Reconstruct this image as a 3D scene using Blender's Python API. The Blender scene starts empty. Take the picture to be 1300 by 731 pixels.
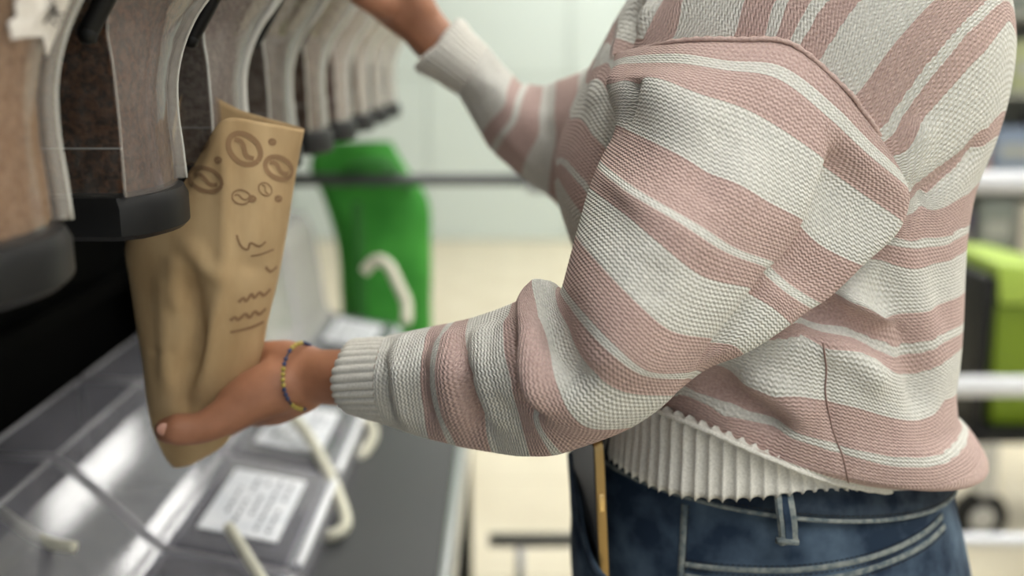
import bpy, bmesh, math, random
import numpy as np
from mathutils import Vector, Matrix, Quaternion
from mathutils.bvhtree import BVHTree

random.seed(7)
SC = bpy.context.scene
COL = SC.collection
PI = math.pi

# ------------------------------------------------------------------ camera
EYE = Vector((0.0, 0.0, 1.28))
F_PX, CX, CY = 1300.0, 650.0, 365.5
PITCH = math.atan(290.0 / F_PX)
cam_data = bpy.data.cameras.new('camera')
cam_data.sensor_width = 36.0
cam_data.lens = 36.0
cam_data.clip_start = 0.02
cam_data.dof.use_dof = True
cam_data.dof.focus_distance = 0.63
cam_data.dof.aperture_fstop = 2.8
cam = bpy.data.objects.new('camera', cam_data)
cam.location = EYE
cam.rotation_euler = (PI / 2 - PITCH, 0, 0)
COL.objects.link(cam)
SC.camera = cam

# ------------------------------------------------------------------ world and exposure
world = bpy.data.worlds.new('store_ambient')
SC.world = world
world.use_nodes = True
world.node_tree.nodes['Background'].inputs['Color'].default_value = (0.93, 0.97, 1.0, 1)
world.node_tree.nodes['Background'].inputs['Strength'].default_value = 0.55
SC.view_settings.view_transform = 'Standard'
SC.view_settings.look = 'None'
SC.view_settings.gamma = 1.0
SC.view_settings.exposure = 0.35
LAMP_POWER = 10.0

# ------------------------------------------------------------------ helpers
def lin(c):
    return tuple(((x / 255.0) / 12.92 if x <= 10 else ((x / 255.0 + 0.055) / 1.055) ** 2.4) for x in c)


def at(px, py, Y):
    """World point at distance Y down the aisle, on the sight line measured on the photograph."""
    u = (px - CX) / F_PX
    v = (CY - py) / F_PX
    c, s = math.cos(PITCH), math.sin(PITCH)
    d = Vector((u, c + v * s, -s + v * c))
    return EYE + d * (Y / d.y)


def project(p):
    d = Vector(p) - EYE
    c, s = math.cos(PITCH), math.sin(PITCH)
    f, u = d.y * c - d.z * s, d.y * s + d.z * c
    return CX + F_PX * d.x / f, CY - F_PX * u / f


def sight(px, py):
    return (at(px, py, 1.0) - EYE).normalized()


def base_mat(name, color, rough=0.5, metal=0.0, spec=0.5, **kw):
    m = bpy.data.materials.new(name)
    m.use_nodes = True
    b = m.node_tree.nodes['Principled BSDF']
    b.inputs['Base Color'].default_value = (*lin(color), 1)
    b.inputs['Roughness'].default_value = rough
    b.inputs['Metallic'].default_value = metal
    b.inputs['Specular IOR Level'].default_value = spec
    for k, v in kw.items():
        b.inputs[k.replace('_', ' ')].default_value = v
    return m


def N(m, kind, **props):
    n = m.node_tree.nodes.new(kind)
    for k, v in props.items():
        setattr(n, k, v)
    return n


def L(m, a, b):
    m.node_tree.links.new(a, b)


def noise_mat(name, c1, c2, scale=20, rough=0.6, detail=4, bump=0.0, lo=0.35, hi=0.65, metal=0.0, spec=0.5,
              stretch=(1, 1, 1), dist=0.001):
    m = base_mat(name, c1, rough, metal, spec)
    b = m.node_tree.nodes['Principled BSDF']
    tc = N(m, 'ShaderNodeTexCoord')
    mp = N(m, 'ShaderNodeMapping')
    mp.inputs['Scale'].default_value = stretch
    nz = N(m, 'ShaderNodeTexNoise')
    nz.inputs['Scale'].default_value = scale
    nz.inputs['Detail'].default_value = detail
    cr = N(m, 'ShaderNodeValToRGB')
    cr.color_ramp.elements[0].position = lo
    cr.color_ramp.elements[0].color = (*lin(c1), 1)
    cr.color_ramp.elements[1].position = hi
    cr.color_ramp.elements[1].color = (*lin(c2), 1)
    L(m, tc.outputs['Object'], mp.inputs['Vector'])
    L(m, mp.outputs['Vector'], nz.inputs['Vector'])
    L(m, nz.outputs['Fac'], cr.inputs['Fac'])
    L(m, cr.outputs['Color'], b.inputs['Base Color'])
    if bump:
        bp = N(m, 'ShaderNodeBump')
        bp.inputs['Strength'].default_value = bump
        bp.inputs['Distance'].default_value = dist
        L(m, nz.outputs['Fac'], bp.inputs['Height'])
        L(m, bp.outputs['Normal'], b.inputs['Normal'])
    return m


def clear_mat(name, tint=(235, 235, 238), haze=0.10, gloss=0.06, scratch=140.0, haze_col=(215, 212, 205), var=.5):
    """Thin clear plastic: see-through, a little scuffed haze and a glossy skin."""
    m = bpy.data.materials.new(name)
    m.use_nodes = True
    nt = m.node_tree
    nt.nodes.clear()
    out = N(m, 'ShaderNodeOutputMaterial')
    tr = N(m, 'ShaderNodeBsdfTransparent')
    tr.inputs['Color'].default_value = (*lin(tint), 1)
    df = N(m, 'ShaderNodeBsdfDiffuse')
    df.inputs['Color'].default_value = (*lin(haze_col), 1)
    gl = N(m, 'ShaderNodeBsdfGlossy')
    gl.inputs['Roughness'].default_value = 0.08
    tc = N(m, 'ShaderNodeTexCoord')
    mp = N(m, 'ShaderNodeMapping')
    mp.inputs['Scale'].default_value = (1, 1, 0.6)
    nz = N(m, 'ShaderNodeTexNoise')
    nz.inputs['Scale'].default_value = scratch
    nz.inputs['Detail'].default_value = 6
    mr = N(m, 'ShaderNodeMapRange')
    mr.inputs['From Min'].default_value = 0.4
    mr.inputs['From Max'].default_value = 0.75
    mr.inputs['To Min'].default_value = haze * (1 - var)
    mr.inputs['To Max'].default_value = haze * (1 + var)
    m1 = N(m, 'ShaderNodeMixShader')
    m2 = N(m, 'ShaderNodeMixShader')
    lw = N(m, 'ShaderNodeLayerWeight')
    lw.inputs['Blend'].default_value = 0.25
    ml = N(m, 'ShaderNodeMath', operation='MULTIPLY_ADD')
    ml.inputs[1].default_value = 0.7
    ml.inputs[2].default_value = gloss
    L(m, tc.outputs['Object'], mp.inputs['Vector'])
    L(m, mp.outputs['Vector'], nz.inputs['Vector'])
    L(m, nz.outputs['Fac'], mr.inputs['Value'])
    L(m, mr.outputs['Result'], m1.inputs['Fac'])
    L(m, tr.outputs[0], m1.inputs[1])
    L(m, df.outputs[0], m1.inputs[2])
    L(m, lw.outputs['Fresnel'], ml.inputs[0])
    L(m, ml.outputs[0], m2.inputs['Fac'])
    L(m, m1.outputs[0], m2.inputs[1])
    L(m, gl.outputs[0], m2.inputs[2])
    L(m, m2.outputs[0], out.inputs['Surface'])
    return m


def mesh_obj(name, verts, faces, mat, parent=None, smooth=True, loc=None, attrs=None):
    if attrs is None and len(verts) < 2000:
        used = sorted({int(i) for f in faces for i in f})
        if len(used) < len(verts):
            ix = {v: k for k, v in enumerate(used)}
            verts = [verts[i] for i in used]
            faces = [[ix[int(i)] for i in f] for f in faces]
    me = bpy.data.meshes.new(name)
    me.from_pydata([tuple(v) for v in verts], [], [tuple(int(i) for i in f) for f in faces])
    me.update()
    if attrs:
        for k, a in attrs.items():
            at_ = me.attributes.new(k, 'FLOAT', 'POINT')
            at_.data.foreach_set('value', np.asarray(a, dtype=np.float32))
    if smooth:
        me.polygons.foreach_set('use_smooth', [True] * len(me.polygons))
    if mat is not None:
        me.materials.append(mat)
    return obj_from(name, me, parent, loc)


def obj_from(name, me, parent=None, loc=None):
    o = bpy.data.objects.new(name, me)
    COL.objects.link(o)
    if parent is not None:
        o.parent = parent
    if loc is not None:
        o.location = loc
    return o


def empty(name, loc=(0, 0, 0), label=None, cat=None, group=None, rotz=0.0):
    o = bpy.data.objects.new(name, None)
    COL.objects.link(o)
    o.location = loc
    o.rotation_euler = (0, 0, rotz)
    o.empty_display_size = 0.05
    tag(o, label, cat, group)
    return o


def tag(o, label=None, cat=None, group=None, kind=None):
    if label:
        o['label'] = label
    if cat:
        o['category'] = cat
    if group:
        o['group'] = group
    if kind:
        o['kind'] = kind
    return o


def copy_tree(o, parent=None):
    c = o.copy()
    COL.objects.link(c)
    if parent is not None:
        c.parent = parent
    for ch in list(o.children):
        copy_tree(ch, c)
    return c


class MB:
    """Collects simple shapes into one mesh."""
    def __init__(self):
        self.v, self.f = [], []

    def add(self, verts, faces):
        n = len(self.v)
        self.v += [Vector(p) for p in verts]
        self.f += [tuple(i + n for i in f) for f in faces]
        return self

    def box(self, x0, x1, y0, y1, z0, z1, M=None):
        vs = [Vector((x, y, z)) for z in (z0, z1) for y in (y0, y1) for x in (x0, x1)]
        if M is not None:
            vs = [M @ p for p in vs]
        return self.add(vs, [(0, 2, 3, 1), (4, 5, 7, 6), (0, 1, 5, 4), (2, 6, 7, 3), (0, 4, 6, 2), (1, 3, 7, 5)])

    def prism(self, poly, y0, y1, axis='y'):
        """poly in (x,z) pushed along y, or (x,y) pushed along z."""
        n = len(poly)
        if axis == 'y':
            vs = [(p[0], y0, p[1]) for p in poly] + [(p[0], y1, p[1]) for p in poly]
        else:
            vs = [(p[0], p[1], y0) for p in poly] + [(p[0], p[1], y1) for p in poly]
        fs = [tuple(range(n)), tuple(range(2 * n - 1, n - 1, -1))]
        fs += [(i, i + n, (i + 1) % n + n, (i + 1) % n) for i in range(n)]
        return self.add(vs, fs)

    def tube(self, pts, r, n=10, cap=True, flat=1.0):
        pts = [Vector(p) for p in pts]
        rs = r if isinstance(r, (list, tuple)) else [r] * len(pts)
        rings = []
        ref = None
        for i, p in enumerate(pts):
            a = pts[max(i - 1, 0)]
            b = pts[min(i + 1, len(pts) - 1)]
            t = (b - a).normalized()
            if ref is None:
                ref = t.orthogonal().normalized()
            ref = (ref - t * ref.dot(t))
            ref = ref.normalized() if ref.length > 1e-6 else t.orthogonal().normalized()
            bi = t.cross(ref)
            rings.append([p + (ref * math.cos(2 * PI * k / n) + bi * math.sin(2 * PI * k / n) * flat) * rs[i] for k in range(n)])
        vs = [q for rg in rings for q in rg]
        fs = []
        for i in range(len(pts) - 1):
            for k in range(n):
                k2 = (k + 1) % n
                fs.append((i * n + k, i * n + k2, (i + 1) * n + k2, (i + 1) * n + k))
        if cap:
            fs.append(tuple(range(n - 1, -1, -1)))
            fs.append(tuple(range((len(pts) - 1) * n, len(pts) * n)))
        return self.add(vs, fs)

    def lathe(self, prof, c=(0, 0, 0), n=24, axis='z'):
        vs, fs = [], []
        for (r, h) in prof:
            for k in range(n):
                a = 2 * PI * k / n
                p = (r * math.cos(a), r * math.sin(a), h)
                if axis == 'y':
                    p = (p[0], p[2], p[1])
                if axis == 'x':
                    p = (p[2], p[0], p[1])
                vs.append((p[0] + c[0], p[1] + c[1], p[2] + c[2]))
        m = len(prof)
        for i in range(m - 1):
            for k in range(n):
                k2 = (k + 1) % n
                fs.append((i * n + k, i * n + k2, (i + 1) * n + k2, (i + 1) * n + k))
        fs.append(tuple(range(n - 1, -1, -1)))
        fs.append(tuple(range((m - 1) * n, m * n)))
        return self.add(vs, fs)

    def build(self, name, mat, parent=None, smooth=False, bevel=0.0, loc=None, seg=2, angle=None):
        o = mesh_obj(name, self.v, self.f, mat, parent, smooth, loc)
        bm = bmesh.new()
        bm.from_mesh(o.data)
        bmesh.ops.recalc_face_normals(bm, faces=bm.faces)
        if bevel:
            ed = [e for e in bm.edges if len(e.link_faces) == 2 and e.calc_face_angle(0) > 0.5]
            bmesh.ops.bevel(bm, geom=ed, offset=bevel, segments=seg, affect='EDGES', profile=0.6, clamp_overlap=True)
        bm.to_mesh(o.data)
        bm.free()
        if bevel or angle:
            o.data.polygons.foreach_set('use_smooth', [True] * len(o.data.polygons))
            o.data.set_sharp_from_angle(angle=angle or 0.7)
        return o


def curve_pts(pts, n=8):
    """Smooth polyline through pts."""
    P = [Vector(p) for p in pts]
    out = []
    for i in range(len(P) - 1):
        p0 = P[max(i - 1, 0)]; p1 = P[i]; p2 = P[i + 1]; p3 = P[min(i + 2, len(P) - 1)]
        for k in range(n):
            t = k / n
            out.append(0.5 * ((2 * p1) + (p2 - p0) * t + (2 * p0 - 5 * p1 + 4 * p2 - p3) * t * t
                              + (3 * p1 - p0 - 3 * p2 + p3) * t ** 3))
    out.append(P[-1])
    return out


# ---- cloth surfaces: smooth nets through hand-placed control points
def hermite(P, knots, ks, closed=False):
    """P (n,...) control points, sample counts per segment ks -> samples and fractional index."""
    n = len(P)
    segs = n if closed else n - 1
    h = [max(knots[i], 1e-6) for i in range(segs)]
    def tangent(i):
        if closed:
            a, b = (i - 1) % n, (i + 1) % n
            h0, h1 = h[(i - 1) % n], h[i % n]
        else:
            if i == 0:
                return (P[1] - P[0]) / h[0]
            if i == n - 1:
                return (P[-1] - P[-2]) / h[-1]
            a, b = i - 1, i + 1
            h0, h1 = h[i - 1], h[i]
        d0 = (P[i] - P[a]) / h0
        d1 = (P[b] - P[i]) / h1
        return (d0 * h1 + d1 * h0) / (h0 + h1)
    out, idx = [], []
    for i in range(segs):
        j = (i + 1) % n
        m0, m1 = tangent(i) * h[i], tangent(j) * h[i]
        for k in range(ks[i]):
            t = k / ks[i]
            t2, t3 = t * t, t * t * t
            out.append((2 * t3 - 3 * t2 + 1) * P[i] + (t3 - 2 * t2 + t) * m0 + (-2 * t3 + 3 * t2) * P[j] + (t3 - t2) * m1)
            idx.append(i + t)
    if not closed:
        out.append(P[-1]); idx.append(float(n - 1))
    return np.array(out), np.array(idx)


def net(rows, step_u, step_v, roll=0):
    """rows (R,N,3) closed around N. Returns grid (T,M,3), row index (T,), arc u in metres (M,)."""
    R = np.array([[tuple(p) for p in r] for r in rows], dtype=float)
    nr, nc = R.shape[:2]
    ch = np.linalg.norm(np.roll(R, -1, 1) - R, axis=2)
    ks = [max(1, int(round(ch[:, i].mean() / step_u))) for i in range(nc)]
    around = []
    for r in range(nr):
        s, _ = hermite(R[r], np.sqrt(ch[r] + 1e-5), ks, True)
        around.append(s)
    A = np.array(around)
    dv = np.linalg.norm(A[1:] - A[:-1], axis=2).mean(axis=1)
    kv = [max(1, int(round(d / step_v))) for d in dv]
    G, idx = hermite(A, dv, kv, False)
    if roll:
        G = np.roll(G, -sum(ks[:roll]), axis=1)
    du = np.linalg.norm(np.roll(G, -1, 1) - G, axis=2).mean(axis=0)
    u = np.concatenate([[0], np.cumsum(du)[:-1]])
    return G, idx, u


def grid_faces(T, M):
    i, j = np.meshgrid(np.arange(T - 1), np.arange(M), indexing='ij')
    j2 = (j + 1) % M
    return np.stack([i * M + j, i * M + j2, (i + 1) * M + j2, (i + 1) * M + j], -1).reshape(-1, 4)


def grid_normals(G):
    du = np.roll(G, -1, 1) - np.roll(G, 1, 1)
    dv = np.gradient(G, axis=0)
    n = np.cross(du, dv)
    n /= np.linalg.norm(n, axis=2, keepdims=True) + 1e-12
    c = G.mean(axis=1, keepdims=True)
    if (n * (G - c)).sum() < 0:
        n = -n
    return n


def bvh_of(V, F):
    return BVHTree.FromPolygons([tuple(p) for p in V], [tuple(int(i) for i in f) for f in F])


def on_surface(bvh, pts, lift=0.0):
    out = []
    for (px, py) in pts:
        hit, nrm, _, _ = bvh.ray_cast(EYE, sight(px, py))
        if hit is not None:
            if nrm.dot(sight(px, py)) > 0:
                nrm = -nrm
            out.append(hit + nrm * lift)
    return out


def crease(G, line, width, depth):
    """Push the cloth along its normals near a 3-D polyline (ridge if depth > 0, valley if < 0)."""
    if len(line) < 2:
        return G
    Nn = grid_normals(G)
    V = G.reshape(-1, 3)
    best = np.full(len(V), 1e9)
    par = np.zeros(len(V))
    n = len(line) - 1
    for i in range(n):
        a, b = np.array(line[i]), np.array(line[i + 1])
        ab = b - a
        t = np.clip(((V - a) @ ab) / (ab @ ab + 1e-12), 0, 1)
        d = np.linalg.norm(V - (a + t[:, None] * ab), axis=1)
        m = d < best
        best[m] = d[m]
        par[m] = (i + t[m]) / n
    w = np.exp(-(best / width) ** 2) * np.clip(np.minimum(par, 1 - par) * 5 + 0.15, 0, 1)
    return (V + Nn.reshape(-1, 3) * (w * depth)[:, None]).reshape(G.shape)


def relax(G, it=1, f=0.5):
    for _ in range(it):
        H = G.copy()
        H[1:-1] = G[1:-1] * (1 - f) + f * 0.25 * (G[:-2] + G[2:] + np.roll(G, 1, 1)[1:-1] + np.roll(G, -1, 1)[1:-1])
        G = H
    return G


class RBF:
    """Smooth scalar field through 3-D survey points (biharmonic spline)."""
    def __init__(self, P, v, smooth=1e-4):
        P = np.array([tuple(p) for p in P]); v = np.array(v, float)
        self.P = P
        n = len(P)
        K = np.linalg.norm(P[:, None] - P[None], axis=2) + 0.0
        K -= np.eye(n) * smooth
        Q = np.hstack([np.ones((n, 1)), P])
        A = np.block([[K, Q], [Q.T, np.zeros((4, 4))]])
        A[n:, n:] += np.eye(4) * 1e-9
        s = np.linalg.lstsq(A, np.concatenate([v, np.zeros(4)]), rcond=None)[0]
        self.w, self.c = s[:n], s[n:]

    def __call__(self, X):
        out = np.empty(len(X))
        for a in range(0, len(X), 8000):
            x = X[a:a + 8000]
            out[a:a + 8000] = np.linalg.norm(x[:, None] - self.P[None], axis=2) @ self.w + self.c[0] + x @ self.c[1:]
        return out


def voxel_union(me, size, smooth_it=6):
    """Fuse overlapping closed pieces of a mesh into one continuous skin."""
    o = bpy.data.objects.new('skin_source', me)
    COL.objects.link(o)
    r = o.modifiers.new('r', 'REMESH')
    r.mode = 'VOXEL'
    r.voxel_size = size
    s = o.modifiers.new('s', 'SMOOTH')
    s.factor = 0.5
    s.iterations = smooth_it
    dg = bpy.context.evaluated_depsgraph_get()
    res = bpy.data.meshes.new_from_object(o.evaluated_get(dg))
    bpy.data.objects.remove(o)
    res.polygons.foreach_set('use_smooth', [True] * len(res.polygons))
    return res


def capsule(mb, p0, r0, p1, r1, n=14):
    """Closed tapered limb segment with round ends."""
    p0, p1 = Vector(p0), Vector(p1)
    ax = (p1 - p0)
    ln = max(ax.length, 1e-5)
    q = Vector((0, 0, 1)).rotation_difference(ax.normalized())
    prof = []
    for k in range(6):
        a = -PI / 2 + PI / 2 * k / 5
        prof.append((max(r0 * math.cos(a), 1e-4), r0 * math.sin(a)))
    for k in range(6):
        a = PI / 2 * k / 5
        prof.append((max(r1 * math.cos(a), 1e-4), ln + r1 * math.sin(a)))
    t = MB().lathe(prof, n=n)
    mb.add([p0 + q @ v for v in t.v], t.f)


def chain(mb, pts):
    for (a, ra), (b, rb) in zip(pts[:-1], pts[1:]):
        capsule(mb, a, ra, b, rb)


def ellipsoid(mb, c, r, M=None):
    prof = [(max(math.cos(a), 1e-3), math.sin(a)) for a in np.linspace(-PI / 2, PI / 2, 13)]
    t = MB().lathe(prof, n=20)
    vs = [Vector((v.x * r[0], v.y * r[1], v.z * r[2])) for v in t.v]
    if M is not None:
        vs = [M @ v for v in vs]
    mb.add([Vector(c) + v for v in vs], t.f)


def along_rows(G, f, sel=None):
    """Coordinate along the knit rows: its gradient is square to the stripe field f on the cloth surface."""
    T, M = G.shape[:2]
    V = G.reshape(-1, 3)
    h = 1e-3
    gr = np.stack([(f(V + np.eye(3)[k] * h) - f(V - np.eye(3)[k] * h)) / (2 * h) for k in range(3)], 1)
    Nn = grid_normals(G).reshape(-1, 3)
    gr -= Nn * (gr * Nn).sum(1, keepdims=True)
    t = np.cross(Nn, gr)
    t /= np.linalg.norm(t, axis=1, keepdims=True) + 1e-9
    ids = np.arange(T * M).reshape(T, M)
    a = np.concatenate([ids.ravel(), ids[:-1].ravel()])
    b = np.concatenate([np.roll(ids, -1, 1).ravel(), ids[1:].ravel()])
    seam = np.zeros(len(a), bool)
    seam[:T * M] = (np.arange(T * M) % M) == M - 1
    if sel is not None:
        seam |= sel[a] != sel[b]
    a, b = a[~seam], b[~seam]
    d = ((t[a] + t[b]) * .5 * (V[b] - V[a])).sum(1)
    n = T * M
    def lap(x):
        e = x[b] - x[a]
        return np.bincount(b, e, n) - np.bincount(a, e, n) + 1e-7 * x
    rhs = np.bincount(b, d, n) - np.bincount(a, d, n)
    x = np.zeros(n); r = rhs - lap(x); p = r.copy(); rs = r @ r
    for _ in range(900):
        Ap = lap(p); al = rs / (p @ Ap + 1e-30)
        x += al * p; r -= al * Ap; rn = r @ r
        if rn < 1e-12:
            break
        p = r + rn / rs * p; rs = rn
    return x

# ================================================================== THE SHOP
WALL = base_mat('pale_green_panel', (206, 217, 213), 0.55)
JOINT = base_mat('panel_joint', (176, 186, 180), 0.7)
TILE = noise_mat('cream_floor_tile', (202, 193, 170), (214, 206, 184), 3, 0.45, 3, spec=0.4)
GROUT = base_mat('floor_grout', (190, 180, 156), 0.9)
CEIL = base_mat('white_ceiling', (232, 234, 232), 0.8)
BLACK = base_mat('black_plastic', (15, 16, 17), 0.5, spec=0.3)
MATTBLACK = base_mat('shaded_black_board', (9, 9, 8), 0.9, spec=0.05)  # rack black, with the shade of the cavity under the dispensers in the colour
GREYTOP = base_mat('dark_grey_laminate', (62, 63, 64), 0.55, spec=0.3)
STEEL = base_mat('brushed_steel', (190, 192, 196), 0.32, 1.0)
DARKRAIL = base_mat('dark_grey_rail', (74, 76, 78), 0.4, 0.3)
PALERAIL = base_mat('white_rail', (212, 214, 218), 0.35)

X0, X1, Y0, Y1, ZC = -1.6, 5.4, -2.6, 7.33, 3.1
mb = MB(); mb.box(X0 - .1, X1 + .1, Y0, Y1 + .1, -.10, -.006)
floor = mb.build('floor', GROUT); tag(floor, kind='structure')
tile_me = None
TS = .62
for i in range(int((X1 - X0) / TS) + 1):
    for j in range(int((Y1 - 0.6) / TS) + 1):
        x, y = X0 + TS * (i + .5), Y1 - TS * (j + .5)
        if tile_me is None:
            mb = MB(); h = TS / 2 - .002
            mb.box(-h, h, -h, h, -.006, 0)
            o = mb.build('floor_tile', TILE, floor, bevel=.001, seg=1, loc=(x, y, 0)); tile_me = o.data
        else:
            obj_from('floor_tile', tile_me, floor, (x, y, 0))
mb = MB(); mb.box(X0 - .1, X1 + .1, Y1, Y1 + .1, 0, ZC)
wb = mb.build('wall_back', JOINT); tag(wb, kind='structure')
pm = None
for i in range(7):
    for (z0, z1) in ((.0, 1.16), (1.17, 2.33), (2.34, 3.09)):
        mb = MB(); mb.box(X0 + i + .006, X0 + i + .994, Y1 - .012, Y1, z0 + .004, z1)
        mb.build('wall_panel', WALL, wb, bevel=.004, seg=1)
mb = MB(); mb.box(X0 - .1, X0, Y0, Y1, 0, ZC)
tag(mb.build('wall_left', base_mat('left_wall_paint', (150, 150, 146), .7)), kind='structure')
mb = MB(); mb.box(X1, X1 + .1, Y0, Y1, 0, ZC)
tag(mb.build('wall_right', base_mat('right_wall_paint', (196, 196, 188), .7)), kind='structure')
mb = MB(); mb.box(X0 - .1, X1 + .1, Y0, Y1 + .1, ZC, ZC + .1)
tag(mb.build('ceiling', CEIL), kind='structure')

LAMP = base_mat('lit_diffuser', (255, 255, 255), 0.5)
_b = LAMP.node_tree.nodes['Principled BSDF']
_b.inputs['Emission Color'].default_value = (1.0, 0.985, 0.95, 1)
_b.inputs['Emission Strength'].default_value = LAMP_POWER
LFR = base_mat('lamp_housing', (225, 226, 226), 0.5)
lamp0 = None
for x in (.15, .95, 1.9, 2.9, 4.3):  # grid out of view; columns added and shifted to brighten sweater and back wall
    for j in range(4):
        y = -.9 + j * 2.4
        if lamp0 is None:
            lamp0 = empty('ceiling_light', (x, y, ZC), 'long white fluorescent panel on the ceiling above the aisles, in an unseen grid arranged for the shading', 'lamp', 'ceiling light panels')
            mb = MB(); mb.box(-.17, .17, -.72, .72, -.05, 0); mb.build('housing', LFR, lamp0)
            mb = MB(); mb.box(-.15, .15, -.70, .70, -.056, -.049); mb.build('diffuser', LAMP, lamp0)
        else:
            c = copy_tree(lamp0); c.location = (x, y, ZC)

# ---- the rack that carries dispensers above and scoop bins below
rack = empty('dispenser_rack', (-.6, 1.0, 0), 'black rack with a dark grey counter ledge carrying coffee dispensers and scoop bins', 'rack')
def rb(mb, name, mat, parent=None, **kw):
    mb.v = [v - Vector((-.6, 1.0, 0)) for v in mb.v]
    return mb.build(name, mat, parent or rack, **kw)
YE = 2.01
mb = MB(); mb.box(-.62, -.60, -.6, YE, .0, 1.95); rb(mb, 'back_panel', MATTBLACK)
mb = MB(); mb.box(-.60, -.085, -.6, YE, .0, .69); rb(mb, 'base_cabinet', MATTBLACK)
mb = MB(); mb.box(-.60, -.085, -.6, YE, .69, .70); rb(mb, 'counter_ledge', GREYTOP, bevel=.001)
mb = MB(); mb.prism([(-.085, .66), (-.070, .655), (-.066, .664), (-.070, .696), (-.076, .702), (-.085, .702)], -.6, YE)
rb(mb, 'price_rail', STEEL, bevel=.001)
mb = MB(); mb.box(-.60, -.50, -.6, YE, 1.175, 1.205); rb(mb, 'dispenser_shelf', MATTBLACK)
mb = MB(); mb.box(-.60, -.30, -.6, YE, 1.68, 1.72); rb(mb, 'top_board', MATTBLACK)
mb = MB(); mb.box(-.60, -.575, -.6, YE, .95, .975); rb(mb, 'back_rail', MATTBLACK)

# ---- gravity dispensers
ACR_SIDE = clear_mat('clear_acrylic_side', haze=.07, gloss=.04)
ACR_FRONT = clear_mat('scuffed_acrylic_front', haze=.23, gloss=.04, haze_col=(206, 194, 186), var=.15)
ACR_NEAR = clear_mat('clean_acrylic_front', haze=.10, gloss=.04, haze_col=(214, 200, 188), var=.15)
RIM = base_mat('milky_acrylic_rim', (226, 226, 218), 0.25)
RIM.node_tree.nodes['Principled BSDF'].inputs['Alpha'].default_value = 0.75
RIMC = base_mat('clear_acrylic_rim', (226, 220, 210), 0.12)
RIMC.node_tree.nodes['Principled BSDF'].inputs['Alpha'].default_value = 0.26


def ground_mat(name, c1, c2, sc=260):
    return noise_mat(name, c1, c2, sc, 0.95, 8, 0.9, lo=.38, hi=.66, spec=.15, dist=.002)


ZS = [0, .02, .04, .06, .075, .09, .105, .12, .15, .20, .26, .33, .40, .445]
XN = [-.006, -.006, -.006, -.0065, -.007, -.0085, -.0065, -.001, .014, .032, .040, .036, .010, -.030]
XF = [-.006, -.007, -.0085, -.0080, -.005, .0005, .009, .021, .040, .056, .062, .056, .026, -.020]
WD = .094
NB = 7


def shell(inset=0.0, ztop=None, rag=0.0, seed=0):
    rnd = random.Random(seed)
    zs = [z for z in ZS if ztop is None or z < ztop - .004]
    if ztop is not None:
        zs = zs + [ztop]
    vs, fs = [], []
    n = NB + 1 + 2
    for zi, z in enumerate(zs):
        xn, xf = np.interp(z, ZS, XN), np.interp(z, ZS, XF)
        zz = z + (inset if zi == 0 else 0)
        ring = [(-.27 + inset, inset, zz)]
        for k in range(NB + 1):
            t = k / NB
            ring.append((xn + (xf - xn) * t + .009 * math.sin(PI * t) - inset, inset + (WD - 2 * inset) * t, zz))
        ring.append((-.27 + inset, WD - inset, zz))
        vs += ring
    for i in range(len(zs) - 1):
        for k in range(n):
            k2 = (k + 1) % n
            fs.append((i * n + k, i * n + k2, (i + 1) * n + k2, (i + 1) * n + k))
    fs.append(tuple(range(n - 1, -1, -1)))
    fs.append(tuple(range((len(zs) - 1) * n, len(zs) * n)))
    return vs, fs, n, zs


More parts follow.
